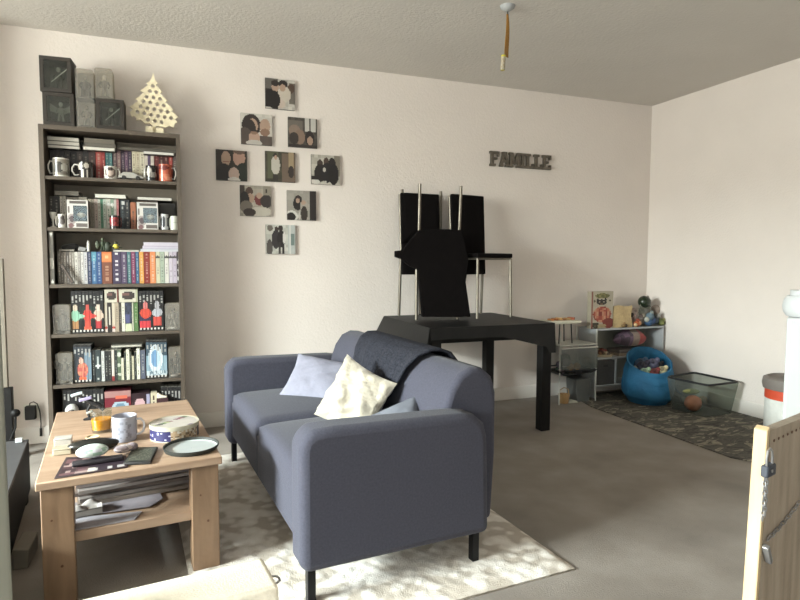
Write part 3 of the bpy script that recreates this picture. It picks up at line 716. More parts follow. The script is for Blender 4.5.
# ================================================================ things on top of the bookcase
TOPZ = 1.9305
def figurine(c, h, body, head, base, extra=None):
    b = MB(body); x, y, z = c
    b.lathe([(.26 * h, 0), (.26 * h, .06 * h), (.2 * h, .08 * h)], (x, y, z), 14, base)
    for s_ in (-1, 1): b.tube([(x + s_ * .10 * h, y, z + .07 * h), (x + s_ * .075 * h, y, z + .28 * h), (x + s_ * .05 * h, y, z + .45 * h)], .05 * h, 7)
    b.ell((x, y, z + .58 * h), (.13 * h, .09 * h, .19 * h), body)
    for s_ in (-1, 1): b.tube([(x + s_ * .13 * h, y, z + .70 * h), (x + s_ * .21 * h, y - .02 * h, z + .55 * h), (x + s_ * .15 * h, y - .09 * h, z + .44 * h)], .038 * h, 7)
    b.ell((x, y, z + .87 * h), (.085 * h, .085 * h, .11 * h), head)
    if extra == 'cape': b.prism([(x - .14 * h, z + .72 * h), (x - .2 * h, z + .15 * h), (x + .2 * h, z + .15 * h), (x + .14 * h, z + .72 * h)], y + .09 * h, y + .11 * h, axis='y', col=tuple(.7 * k for k in body))
    if extra == 'wings':
        for s_ in (-1, 1): b.prism([(x + s_ * .1 * h, z + .7 * h), (x + s_ * .5 * h, z + .95 * h), (x + s_ * .42 * h, z + .55 * h), (x + s_ * .12 * h, z + .5 * h)][::s_], y + .06 * h, y + .08 * h, axis='y')
    if extra == 'spear': b.tube([(x - .25 * h, y - .08 * h, z + .35 * h), (x + .42 * h, y - .1 * h, z + .98 * h)], .02 * h, 6, (205, 200, 190))
    return b
def window_box(x0, x1, z0, z1, yf, dep, rz, label, fig, frame='case_black', rim=.022):
    cx = (x0 + x1) / 2; w_ = x1 - x0; h = z1 - z0
    t = thing('display_box', label, 'box', (cx, yf, z0), rz, 'boxed figures on top of the bookcase')
    b = MB(); e = rim
    b.box(-w_ / 2, w_ / 2, 0, dep, 0, e); b.box(-w_ / 2, w_ / 2, 0, dep, h - e, h - .0005)
    b.box(-w_ / 2, -w_ / 2 + e, 0, dep, e, h - e); b.box(w_ / 2 - e, w_ / 2, 0, dep, e, h - e); b.box(-w_ / 2 + e, w_ / 2 - e, dep - .004, dep, e, h - e)
    b.build('carton', frame, t, bevel=.0015)
    bb = MB((104, 98, 90)); bb.box(-w_ / 2 + e, w_ / 2 - e, dep - .012, dep - .0045, e, h - e); bb.build('backing', 'matte', t)
    f = figurine((0, dep * .5, e), (h - 2 * e) * .92, *fig); f.build('figure', 'matte', t)
    MB().box(-w_ / 2 + e + .0005, w_ / 2 - e - .0005, .004, .006, e + .0005, h - e - .0005).build('window_film', 'pane', t)
    return t
def clear_box(x0, x1, z0, z1, yf, dep, label, fig, rz=0., group='boxed figures on top of the bookcase'):
    cx = (x0 + x1) / 2; w_ = x1 - x0; h = z1 - z0
    t = thing('figure_case', label, 'box', (cx, yf, z0), rz, group)
    r = .012
    pts = [(-w_ / 2, 0), (w_ / 2, 0), (w_ / 2, h - r), (w_ / 2 - r * .3, h - r * .3), (w_ / 2 - r, h - .0008), (-w_ / 2 + r, h - .0008), (-w_ / 2 + r * .3, h - r * .3), (-w_ / 2, h - r)]
    b = MB((188, 182, 170)); b.prism(pts, dep - .008, dep, axis='y'); b.build('backing_card', 'matte', t)
    b = MB((78, 74, 68)); b.box(-w_ / 2 + .001, w_ / 2 - .001, .003, dep - .009, .0005, .008); b.build('base', 'matte', t)
    b = MB()
    n = len(pts); vs_ = []
    b.add([(u, 0, q) for u, q in pts], [tuple(range(n))]); 
    b.add([(u, 0, q) for u, q in pts] + [(u, dep - .0085, q) for u, q in pts], [(k, k + n, (k + 1) % n + n, (k + 1) % n) for k in range(1, n)])
    b.build('clear_shell', 'haze_pane', t)
    f = figurine((0, dep * .45, .0085), (h - .012) * .86, *fig); f.build('figure', 'matte', t)
    return t
GR = (118, 112, 104)
window_box(-.712, -.552, TOPZ, 2.118, 3.90, .15, 0, 'dark square window box with a winged grey figure, bottom left on the bookcase top', ((150, 144, 134), (190, 186, 176), (80, 74, 66), 'wings'))
window_box(-.722, -.560, 2.1185, 2.318, 3.895, .15, math.radians(-3), 'dark square window box with a spear figure, topmost at far left', ((92, 86, 78), (150, 146, 138), (60, 55, 48), 'spear'))
clear_box(-.541, -.446, TOPZ, 2.097, 3.90, .10, 'cloudy clear figure case standing directly on the bookcase between two dark boxes', (GR, (140, 134, 124), (54, 50, 46), None))
clear_box(-.543, -.447, 2.0975, 2.268, 3.90, .10, 'cloudy figure case with a dark caped figure, second from left in the upper row', ((66, 62, 58), (150, 146, 138), (60, 56, 52), 'cape'))
window_box(-.440, -.288, TOPZ, 2.108, 3.90, .14, 0, 'dark square window box with a crouching figure beside the plywood tree', ((84, 78, 72), (186, 182, 172), (70, 64, 56), 'spear'))
clear_box(-.440, -.346, 2.1085, 2.285, 3.905, .10, 'cloudy clear figure case with a pale-chested figure, rightmost of the upper row', (GR, (200, 196, 188), (96, 90, 82), None))

# plywood tree with round holes
t = thing('advent_tree', 'flat pale plywood tree with round holes standing on the bookcase', 'decoration', (-.126, 4.0, TOPZ))
tw = .27; th = .355
def px2(x, y): return ((x - 154.5) * .0057, .03 + (131. - y) * .0061)
edge = [(154.5, 73), (153, 78), (151.5, 81), (147.5, 84), (149.5, 85), (145, 89), (141, 92), (144.5, 93.5), (140, 98), (136, 100.5), (139, 102), (134.5, 106), (130, 109), (133.5, 111), (130.5, 114.5), (132.5, 119), (134, 117.5), (137, 119), (136.5, 122), (141, 121), (145, 124.5), (150, 123.5), (153, 126.5),
        (157, 126), (162, 126), (166, 127), (170, 124.5), (174, 126.5), (175.5, 122.5), (178, 120.5), (176, 117.5), (179, 115), (176, 112), (172, 109.5), (174.5, 108), (170, 104), (166, 101), (168.5, 99.5), (164, 95.5), (161, 92.5), (163.5, 91), (159.5, 87), (157, 84.5), (159, 83), (156, 79), (155.5, 76)]
edge = [(154.5 + (x - 154.5) * 1.0, y) for x, y in edge]
holes = [(154, 86)] + [(151, 91.5), (157.5, 91.8)] + [(147.5, 97.5), (154.3, 97.6), (161, 98.6)] + [(144.3, 102.3), (151, 103), (158, 104), (164.5, 104.6)] + [(141.2, 108), (148, 109), (154.8, 109.3), (161.6, 110.2), (168.3, 110.7)] + [(138, 113.4), (144.8, 114.2), (151.7, 115), (158.5, 115.8), (165.2, 116.2), (171.8, 116.6)] + [(148.3, 120.3), (155.2, 121), (162, 121.6)]
me = bpy.data.curves.new('tree_outline', 'CURVE'); me.dimensions = '2D'; me.fill_mode = 'BOTH'; me.extrude = .004
def spl(pts):
    s_ = me.splines.new('POLY'); s_.points.add(len(pts) - 1); s_.use_cyclic_u = True
    for p, q in zip(s_.points, pts): p.co = (q[0], q[1], 0, 1)
spl([px2(*p) for p in edge])
for hx, hy in holes:
    c_ = px2(hx, hy); spl([(c_[0] + .0118 * math.cos(k * PI / 8), c_[1] + .0118 * math.sin(k * PI / 8)) for k in range(16)])
tmp = bpy.data.objects.new('tree_outline', me); COL.objects.link(tmp)
dg = bpy.context.evaluated_depsgraph_get(); tm = bpy.data.meshes.new_from_object(tmp.evaluated_get(dg))
bpy.data.objects.remove(tmp)
tm.materials.clear(); tm.materials.append(M['tree'])
o = bpy.data.objects.new('tree_board', tm); COL.objects.link(o); o.parent = t; o.rotation_euler = (PI / 2, 0, 0); o.location = (0, 0, 0)
MB().box(-.008, .008, -.004, .004, 0, .06).build('trunk', 'tree', t)
b = MB((128, 112, 84))
MB().box(-.05, -.009, -.02, .02, 0, .052).build('foot_block', 'tree', t); MB().box(.009, .052, -.02, .02, 0, .048).build('foot_block', 'tree', t)
b = MB((120, 104, 76)); b.grid(1, 1, lambda u, w: px2(139 + 33 * u, 123 - 34 * w * (1)) if 0 else ((u - .5) * .13, .006, .05 + .2 * w), None, (120, 104, 76))

# ================================================================ shelf contents
SHELF_NAME = ['top shelf', 'second shelf', 'third shelf', 'fourth shelf', 'fifth shelf', 'bottom shelf']
def XZ(px, py, Y): p = ony(px, py, Y); return p.x, p.z
def book(px0, px1, pyt, s, yf, label, paint=None, col=(60, 60, 60), dep=.12, group=None, pages=(196, 190, 176), lean=0., name='book', cat='book', nx=3, nz=34):
    z0 = SH[s] + .0008
    ym = pyt + 15
    x0 = XZ(px0, ym, yf)[0] + .0006; x1 = XZ(px1, ym, yf)[0] - .0006; z1 = XZ((px0 + px1) / 2, pyt, yf)[1]
    w_ = x1 - x0; h = z1 - z0
    b = MB(col)
    if paint: b.front(0, w_, 0, h, 0, nx, nz, paint)
    else: b.add([(0, 0, 0), (w_, 0, 0), (w_, 0, h), (0, 0, h)], [(0, 1, 2, 3)], col)
    b.add([(0, 0, 0), (w_, 0, 0), (w_, 0, h), (0, 0, h), (0, dep, 0), (w_, dep, 0), (w_, dep, h), (0, dep, h)],
          [(0, 4, 5, 1), (1, 5, 6, 2), (2, 6, 7, 3), (3, 7, 4, 0), (4, 7, 6, 5)], [col, col, pages, col, pages])
    o = b.build(name, 'print', None, loc=(x0, yf, z0), rot=(0, lean, 0))
    return tag(o, label, cat, group)
def slab(px0, px1, pyt, pyb, s, yf, dep, label, col, page=(214, 208, 196), name='book', cat='book', group=None, z0=None, rz=0.):
    x0 = XZ(px0, pyt, yf)[0]; x1 = XZ(px1, pyb, yf)[0]; zt = XZ((px0 + px1) / 2, pyt, yf)[1]; zb_ = XZ((px0 + px1) / 2, pyb, yf)[1]
    if z0 is None: z0 = zb_
    h = max(.004, zt - zb_)
    b = MB(col); w_ = x1 - x0; c_ = min(.0025, h * .2)
    b.box(0, w_, 0, dep, 0, c_); b.box(0, w_, 0, dep, h - c_, h); b.box(.003, w_ - .003, .002, dep - .004, c_, h - c_, page)
    o = b.build(name, 'print', None, loc=(x0, yf, z0), rot=(0, 0, rz)); tag(o, label, cat, group)
    return z0 + h
def mug(px0, px1, pyt, s, yf, label, paint, body=(226, 222, 214), hside=-1, hw=None, zb=None, group='picture mugs along the shelves'):
    z0 = (SH[s] if zb is None else zb) + .0008
    x0 = XZ(px0, pyt + 8, yf)[0]; x1 = XZ(px1, pyt + 8, yf)[0]; z1 = XZ((px0 + px1) / 2, pyt, yf)[1]
    r = (x1 - x0) / 2; h = z1 - z0; cx = (x0 + x1) / 2
    t = thing('mug', label, 'mug', (cx, yf + r, z0), 0, group)
    b = MB(body); n = 36
    b.grid(n, 14, lambda u, w: (r * math.cos(2 * PI * u - PI), r * math.sin(2 * PI * u - PI), h * w), lambda u, w: paint(min(1, max(0, u * 2)), w) if u < .5 else body)
    b.lathe([(r, h), (r - .003, h + .0005), (r - .004, h - .002), (r - .004, .008), (.001, .007)], (0, 0, 0), n, body, caps=False)
    b.add([(r * math.cos(2 * PI * k / n), r * math.sin(2 * PI * k / n), 0) for k in range(n)], [tuple(range(n - 1, -1, -1))], body)
    b.build('cup', 'gloss', t, sharp=60)
    hw = hw or r * .75
    hd = MB(body); hd.tube([(hside * (r - .002), -.004, h * .82), (hside * (r + hw * .6), -.006, h * .84), (hside * (r + hw), -.008, h * .62), (hside * (r + hw), -.008, h * .4), (hside * (r + hw * .6), -.006, h * .17), (hside * (r - .002), -.004, h * .2)], .0045, 8)
    hd.build('handle', 'gloss', t, sharp=80)
    return t
def carton(px0, px1, pyt, s, yf, dep, label, paint, col, name='carton', cat='box', nx=22, nz=26, group=None, zb=None):
    z0 = (SH[s] if zb is None else zb) + .0008
    x0 = XZ(px0, pyt + 10, yf)[0] + .0005; x1 = XZ(px1, pyt + 10, yf)[0] - .0005; z1 = XZ((px0 + px1) / 2, pyt, yf)[1]
    w_ = x1 - x0; h = z1 - z0; b = MB(col)
    b.front(0, w_, 0, h, 0, nx, nz, paint)
    b.add([(0, 0, 0), (w_, 0, 0), (w_, 0, h), (0, 0, h), (0, dep, 0), (w_, dep, 0), (w_, dep, h), (0, dep, h)], [(0, 4, 5, 1), (1, 5, 6, 2), (2, 6, 7, 3), (3, 7, 4, 0), (4, 7, 6, 5)], col)
    o = b.build(name, 'print', None, loc=(x0, yf, z0)); return tag(o, label, cat, group)

YR = 4.02       # back row of the upper shelves
# --- top shelf
row = [(50, 55, 150, (46, 38, 36)), (55, 60, 149.5, (58, 48, 44)), (60, 65, 150, (38, 32, 32)), (65, 71, 150, (48, 42, 40)), (71, 77, 150, (36, 30, 30)), (77, 83, 150, (56, 44, 42)), (83, 89, 150.5, (42, 36, 36)), (89, 95.5, 150, (70, 48, 44))]
for i, (a, b_, y, c) in enumerate(row):
    book(a, b_, y, 0, YR, 'dark brown paperback in the dark left run behind the top-shelf mugs', titled(c, (150, 140, 126), 3 + i, .2, .85, .4), c, group='dark paperbacks behind the mugs')  # spines all in dark browns
cols = [((178, 78, 70), 'broad salmon-red paperback behind the portrait mug', 95.7, 101.8), ((160, 52, 50), 'narrow crimson paperback right of the salmon-red one', 101.8, 105.2), ((62, 104, 106), 'dark teal paperback next to the crimson one on the top shelf', 105.5, 109), ((78, 122, 122), 'lighter teal paperback next to the dark teal one on the top shelf', 109, 112.5),
        ((92, 70, 72), 'plum-brown paperback right of the teal pair', 113, 117), ((126, 96, 96), 'dusty pink paperback with dark print, top shelf middle', 117, 121), ((74, 56, 74), 'dark violet paperback with pale dots, top shelf middle', 121.3, 124.8), ((104, 74, 96), 'mauve paperback between two violet ones', 124.8, 128.2), ((66, 50, 72), 'last violet paperback before the cream ones', 128.2, 131.8),
        ((214, 204, 176), 'first cream paperback in the cream run of the top shelf', 132, 136), ((206, 194, 168), 'second cream paperback with speckled spine, top shelf', 136, 140), ((220, 210, 186), 'third cream paperback with sparse grey print, top shelf', 140, 144.5), ((212, 200, 186), 'last cream paperback with a violet patch, top shelf', 144.5, 154),
        ((104, 36, 34), 'dark red paperback above the black mug', 154.4, 159), ((74, 28, 28), 'very dark red paperback right of the dark red one', 159, 164), ((92, 40, 38), 'maroon paperback with pale flecks above the red mug', 164, 168.4), ((168, 66, 58), 'bright red paperback near the right end of the top shelf', 168.6, 172.6), ((110, 94, 90), 'grey-brown paperback at the right end of the top shelf', 172.8, 177)]
for i, (c, lab, a, b_) in enumerate(cols):
    ink = (200, 190, 170) if sum(c) < 400 else (96, 84, 76)
    p = titled(c, ink, 40 + i, .1, .92, .5, (.2, .8))
    if i == 12: p = layers(mottled(c, .06, 8, 8), [('e', .5, .62, .3, .22, (90, 70, 100)), ('e', .7, .4, .2, .12, (150, 100, 110))])
    book(a, b_, 150.3 - .02 * i, 0, YR, lab, p, c)
zz = XZ(60, 149.8, YR)[1]
z1_ = slab(47.5, 80, 146.7, 150, 0, 3.97, .17, 'lowest of three white-paged books lying at the left of the top shelf', (58, 52, 46), z0=zz, group='books lying flat on the top shelf')
z1_ = slab(47, 79.5, 141.8, 145.8, 0, 3.97, .17, 'middle of three white-paged books lying at the left of the top shelf', (66, 58, 52), z0=z1_ + .0004, group='books lying flat on the top shelf')
z1_ = slab(46.5, 79, 136.6, 140.8, 0, 3.97, .17, 'topmost of three white-paged books lying at the left of the top shelf', (72, 64, 56), z0=z1_ + .0004, group='books lying flat on the top shelf')
z1_ = slab(82.5, 115, 145.8, 149.5, 0, 3.97, .17, 'bright white-paged book lying under two grey ones on the top shelf', (90, 84, 74), page=(228, 224, 212), z0=zz + .001, group='books lying flat on the top shelf')
z1_ = slab(84, 116, 141.6, 145, 0, 3.97, .17, 'lower grey book lying on the bright white-paged one', (92, 86, 76), page=(108, 102, 92), z0=z1_ + .0004, group='books lying flat on the top shelf')
slab(83.5, 115, 136.8, 141.5, 0, 3.97, .17, 'upper grey book lying in the middle stack of the top shelf', (104, 98, 88), page=(118, 110, 98), z0=z1_ + .0004, group='books lying flat on the top shelf')
z1_ = slab(143, 174, 146.3, 149.6, 0, 3.97, .17, 'white-paged book lying at the right of the top shelf', (70, 62, 54), page=(228, 224, 216), z0=zz - .002, group='books lying flat on the top shelf')
slab(116.5, 176, 142.8, 145.8, 0, 3.99, .15, 'long flat dark grey album lying at the right of the top shelf', (86, 80, 70), page=(98, 92, 82), z0=z1_ + .0004, name='album', cat='album')
wm = (222, 218, 208)
pic = lambda d, l, m: layers(wm, [('r', .2, .1, .95, .9, mottled(m, .25, 5, 8)), ('e', .45, .5, .2, .3, d), ('e', .7, .5, .14, .25, l)])
mug(51, 68, 157.5, 0, 3.905, 'white mug with a grey comic picture at the left end of the top shelf', pic((70, 66, 62), (190, 186, 176), (140, 134, 124)), hw=.020)
mug(77, 93, 161.5, 0, 3.905, 'white-handled mug with a dark photo, second from left on the top shelf', layers((44, 38, 36), [('e', .25, .7, .12, .2, (214, 206, 194)), ('e', .55, .75, .12, .16, (196, 188, 176)), ('r', .35, 0, .45, .5, (206, 200, 190)), ('r', .55, 0, .63, .5, (196, 186, 176))]), hw=.03)
mug(103.5, 117, 166, 0, 3.905, 'small white mug with a dark medallion portrait on the top shelf', layers(wm, [('e', .5, .5, .28, .42, (120, 104, 96)), ('e', .5, .52, .18, .3, (196, 176, 164)), ('e', .5, .75, .16, .12, (60, 48, 44))]), hside=1, hw=.012)
mug(145.5, 157.5, 165.3, 0, 3.905, 'black mug with a white drawing on the top shelf', layers((30, 26, 26), [('e', .35, .6, .16, .3, (186, 180, 172)), ('e', .6, .4, .2, .2, (140, 134, 128))]), body=(226, 222, 214), hside=-1, hw=.006)
mug(158.5, 172, 164, 0, 3.905, 'white mug with a red and orange picture at the right end of the top shelf', layers((196, 98, 74), [('e', .4, .8, .3, .14, (120, 50, 44)), ('r', .0, .2, .7, .45, (214, 130, 100)), ('r', .5, .1, 1, .3, (228, 150, 120))]), hside=1, hw=.021)
# toy car lying on the top shelf
x0, _ = XZ(118, 175, 3.92); x1, _ = XZ(144, 175, 3.92)
t = thing('toy_car', 'pale grey toy car lying in front of the plum paperbacks on the top shelf', 'toy', (x0, 3.92, SH[0] + .0008))
L_ = x1 - x0; b = MB((176, 172, 164))
b.prism([(0, .010), (L_, .010), (L_, .022), (L_ * .8, .030), (L_ * .6, .046), (L_ * .25, .048), (L_ * .05, .034)], 0, .05, axis='y'); b.build('body', 'gloss', t, bevel=.004, seg=3)
for kx in (.22, .76):
    for ky in (-.002, .042):
        b = MB((40, 36, 34)); b.T = Matrix.Translation((L_ * kx, ky, .013)) @ Matrix.Rotation(-PI / 2, 4, 'X'); b.lathe([(.0125, 0), (.0125, .010)], (0, 0, 0), 16); b.build('wheel', 'matte', t)

# --- second shelf
row2 = [((70, 64, 60), 49, 54, 196, 'dark grey book behind the white goblet'), ((54, 48, 46), 54, 59.5, 196, 'black-brown book left of the white-spined pair, second shelf'), ((206, 200, 188), 60, 63, 196, 'first white-spined book of the second shelf'), ((196, 190, 178), 63.2, 66.4, 196, 'second white-spined book of the second shelf'),
        ((150, 142, 130), 67, 73, 197, 'grey book peeping over the left boxed figure'), ((128, 120, 108), 73, 79, 197, 'darker grey book above the middle of the left boxed figure'), ((160, 152, 138), 79, 87.5, 197, 'wide grey-beige book above the right of the left boxed figure'),
        ((176, 166, 148), 88, 91.5, 199, 'beige spine just right of the left boxed figure'), ((148, 138, 122), 91.5, 94.5, 199, 'brown-grey spine right of the beige one, second shelf'), ((188, 170, 160), 94.5, 98, 199, 'pale pinkish spine on the second shelf'), ((206, 204, 190), 98, 100.5, 199, 'off-white spine left of the green one'), ((86, 142, 112), 100.6, 103.2, 199, 'bright green spine on the second shelf'), ((196, 206, 192), 103.2, 106.4, 199, 'mint-white spine right of the bright green one'),
        ((214, 212, 200), 106.5, 110.8, 199, 'white spine with green print above the dark red cup'), ((150, 172, 152), 110.8, 114, 199, 'sage green spine with white print, second shelf'), ((216, 212, 204), 114, 116.4, 199, 'thin white spine next to the pink one'), ((200, 132, 132), 116.5, 119, 199, 'slanting pink spine above the dark red cup'),
        ((46, 52, 56), 120.2, 125, 199.5, 'blue-black spine with a white emblem patch, second shelf'), ((34, 36, 40), 125, 129.8, 199.5, 'black spine left of the orange-brown one'), ((172, 108, 78), 130.6, 136, 202.3, 'orange-brown spine with gold patterns on the second shelf'),
        ((98, 82, 72), 137.4, 147, 201, 'brown spine behind the right boxed figure'), ((80, 68, 62), 147, 158, 201, 'dark brown book behind the right boxed figure'), ]
for i, (c, a, b_, y, lab) in enumerate(row2):
    ink = (206, 198, 184) if sum(c) < 330 else (70, 66, 60)
    p = titled(c, ink, 80 + i, .1, .9, .45)
    if i in (13, 14): p = layers(titled(c, (70, 110, 90), 90 + i), [('e', .5, .8, .4, .08, (226, 226, 220))])
    if i == 17: p = layers(titled(c, (120, 130, 134), 97), [('e', .6, .88, .4, .06, (210, 210, 206)), ('e', .4, .72, .2, .04, (190, 190, 186))])
    book(a, b_, y, 1, 4.0, lab, p, c)
zz = XZ(60, 195.8, 4.0)[1]
slab(54, 79, 191.5, 195.6, 1, 3.98, .17, 'grey-covered book lying flat at the left of the second shelf', (150, 144, 134), page=(128, 122, 112), z0=zz + .003, group='books lying flat on the second shelf')
slab(94.5, 126, 194, 198.2, 1, 3.98, .17, 'white-paged book lying above the green spines', (150, 144, 130), page=(230, 228, 216), z0=XZ(110, 198.8, 4.0)[1] + .001, group='books lying flat on the second shelf')
slab(137, 172, 197, 200.4, 1, 3.98, .17, 'white-paged book lying above the right boxed figure', (84, 74, 66), page=(226, 222, 212), z0=XZ(150, 200.8, 4.0)[1] + .001, group='books lying flat on the second shelf')
slab(159.5, 175.5, 202.5, 205, 1, 4.0, .12, 'dark tray lying at the right of the second shelf on a black case', (58, 52, 48), page=(46, 42, 40), z0=XZ(165, 214, 4.0)[1] + .052, name='tray', cat='tray')
carton(159.5, 175.5, 205.5, 1, 4.0, .12, 'black case behind the two small white mugs at right, second shelf', layers((48, 44, 42), [('r', .05, .6, .9, .92, (62, 58, 54))]), (44, 40, 38), nx=10, nz=10)
def boxed(px0, px1, pyt, s, yf, label, body, hair):
    z0 = SH[s] + .0008; x0 = XZ(px0, pyt + 12, yf)[0]; x1 = XZ(px1, pyt + 12, yf)[0]; z1 = XZ((px0 + px1) / 2, pyt, yf)[1]
    w_ = x1 - x0; h = z1 - z0
    t = thing('boxed_figure', label, 'box', (x0, yf, z0), 0, 'boxed figures with white cartons')
    WH = (222, 218, 212)
    pr_ = layers(WH, [('r', .12, .86, .9, .95, (96, 88, 84)), ('r', .42, .05, .95, .16, (110, 100, 96)), ('e', .22, .3, .2, .2, (170, 160, 158)), ('e', .22, .32, .12, .12, (96, 84, 86)), ('e', .18, .08, .14, .08, (130, 96, 98)), ('r', .06, .55, .14, .78, (120, 110, 106))])
    e = .012
    b = MB(WH)
    n1, n2 = 24, 30
    def outside(u, w): return not (.30 < u < .95 and .22 < w < .80)
    vs_ = [];
    for j in range(n2):
        for i in range(n1):
            u = (i + .5) / n1; v = (j + .5) / n2
            if outside(u, v): b.add([(w_ * i / n1, 0, h * j / n2), (w_ * (i + 1) / n1, 0, h * j / n2), (w_ * (i + 1) / n1, 0, h * (j + 1) / n2), (w_ * i / n1, 0, h * (j + 1) / n2)], [(0, 1, 2, 3)], pr_(u, v))
    d = .085
    b.add([(0, 0, 0), (w_, 0, 0), (w_, 0, h), (0, 0, h), (0, d, 0), (w_, d, 0), (w_, d, h), (0, d, h)], [(0, 4, 5, 1), (1, 5, 6, 2), (2, 6, 7, 3), (3, 7, 4, 0), (4, 7, 6, 5)], [WH, (120, 110, 104), WH, (120, 110, 104), (70, 64, 60)])
    b.build('carton', 'print', t)
    MB().box(w_ * .28, w_ * .96, .0015, .0025, h * .2, h * .82).build('window_film', 'pane', t)
    f = MB(body); fx = w_ * .63; fz = h * .22
    f.ell((fx, .04, fz + .012), (.016, .013, .014), body); f.ell((fx, .036, fz + .043), (.026, .022, .02), (196, 172, 150)); f.ell((fx, .042, fz + .052), (.028, .024, .017), hair)
    f.tube([(fx - .008, .04, h * .02 + .002), (fx - .008, .04, fz + .006)], .006, 8); f.tube([(fx + .008, .04, h * .02 + .002), (fx + .008, .04, fz + .006)], .006, 8)
    f.build('figure', 'matte', t)
boxed(67, 88, 200, 1, 3.905, 'white carton with a windowed figure at the left of the second shelf', (92, 86, 88), (74, 66, 66))
boxed(137, 158, 202.5, 1, 3.905, 'white carton with a windowed figure at the right of the second shelf', (110, 90, 70), (84, 60, 40))
x0, zt = XZ(48, 212, 3.92); x1, _ = XZ(56, 212, 3.92)
t = thing('goblet', 'small white goblet at the left end of the second shelf', 'cup', ((x0 + x1) / 2 + .002, 3.935, SH[1] + .0008))
b = MB((216, 212, 204)); h = zt - SH[1]; r = (x1 - x0) / 2
b.lathe([(r * .9, 0), (r * .9, .004), (.005, .010), (.005, h * .5), (r * .7, h * .66), (r, h), (r - .003, h), (r * .6, h * .72), (.001, h * .62)], (0, 0, 0), 24, caps=False); b.build('bowl', 'gloss', t)
mug(57, 65.8, 214, 1, 3.912, 'white mug with a grey animal drawing left of the left white carton', layers(wm, [('e', .5, .5, .3, .3, (110, 102, 98)), ('e', .6, .75, .15, .15, (80, 72, 70))]), hw=.008)
mug(109, 120, 215.5, 1, 3.912, 'dark red cup with black sides in the middle of the second shelf', layers((40, 30, 30), [('r', .1, .2, .8, .85, mottled((130, 46, 48), .3, 4, 8))]), body=(70, 30, 32), hside=1, hw=.006)
mug(160, 168.5, 214, 1, 3.912, 'small white mug with a black figure at the right of the second shelf', layers((214, 214, 216), [('e', .4, .5, .18, .36, (50, 50, 56)), ('r', .7, .2, 1, .8, (60, 62, 70))]), hw=.006)
mug(170, 179, 216, 1, 3.912, 'plain pale green-white mug at the right end of the second shelf', layers((206, 208, 196), [('r', .3, .5, .7, .55, (170, 176, 160))]), body=(206, 208, 196), hw=.003)
# --- third shelf
carton(48.8, 53.3, 231.6, 2, 3.90, .03, 'tall narrow grey speckled sleeve with white dots at the left end, third shelf', layers(mottled((104, 98, 90), .15, 3, 8), [('e', .5, .95, .3, .03, (226, 224, 216)), ('e', .5, .05, .3, .03, (226, 224, 216)), ('r', .1, .3, .9, .5, mottled((150, 144, 134), .2, 6, 9))]), (88, 82, 74), name='sleeve', cat='sleeve', nx=5, nz=44)
SP = [(58, 60.8, (120, 112, 102), 'first thin grey spine at the left of the third shelf'), (60.8, 63.6, (104, 96, 88), 'second thin grey spine at the left of the third shelf'), (63.6, 66.4, (128, 118, 108), 'third thin grey spine at the left of the third shelf'), (66.4, 69.2, (98, 90, 84), 'fourth thin grey spine, behind the leaning black book'), (69.2, 72, (134, 124, 114), 'fifth thin grey spine, behind the leaning black book'), (72, 74.4, (150, 142, 132), 'light grey spine just left of the first white one, third shelf'),
      (74.6, 78, (214, 208, 198), 'first white spine on the third shelf'), (78, 80.6, (176, 170, 164), 'pale grey spine between two white ones, third shelf'), (80.8, 83.8, (206, 202, 198), 'second white spine on the third shelf'), (83.8, 87.4, (196, 194, 196), 'third white spine, left of the navy one'),
      (87.6, 91.4, (54, 62, 92), 'navy spine with white print on the third shelf'), (91.6, 96.6, (66, 108, 150), 'broad sky-blue spine, first of the blue pair'), (96.6, 101.6, (52, 84, 134), 'broad deeper blue spine, second of the blue pair'), (101.8, 112, (206, 116, 66), 'very broad orange spine with a brown lower half'),
      (112.4, 121, (70, 58, 84), 'broad dark violet spine with white stars'), (121.2, 127, (88, 72, 100), 'violet spine with bold white lettering, third shelf'), (127.2, 131, (72, 112, 118), 'teal spine between violet and crimson ones'), (131.2, 135.4, (128, 58, 92), 'crimson-violet spine with white print'), (135.6, 139, (50, 92, 128), 'narrow blue spine right of the crimson-violet one'),
      (139.2, 143.8, (218, 158, 82), 'amber yellow spine on the third shelf'), (144, 149.6, (138, 44, 34), 'dark red spine with pale marks, third shelf'), (149.8, 155.6, (226, 142, 92), 'light orange spine right of the dark red one'), (155.8, 160, (210, 204, 176), 'cream-green spine with a grey dot, third shelf'), (160, 164.4, (170, 182, 164), 'sage spine with dark patches, third shelf'),
      (164.6, 168.8, (220, 216, 208), 'white spine with a dark dot near the right, third shelf'), (169, 172.8, (206, 196, 208), 'first lilac-white spine, third shelf right'), (172.8, 176.8, (196, 184, 200), 'second lilac spine, third shelf right'), (177, 180.6, (64, 56, 60), 'black spine with white blots at the right end, third shelf')]
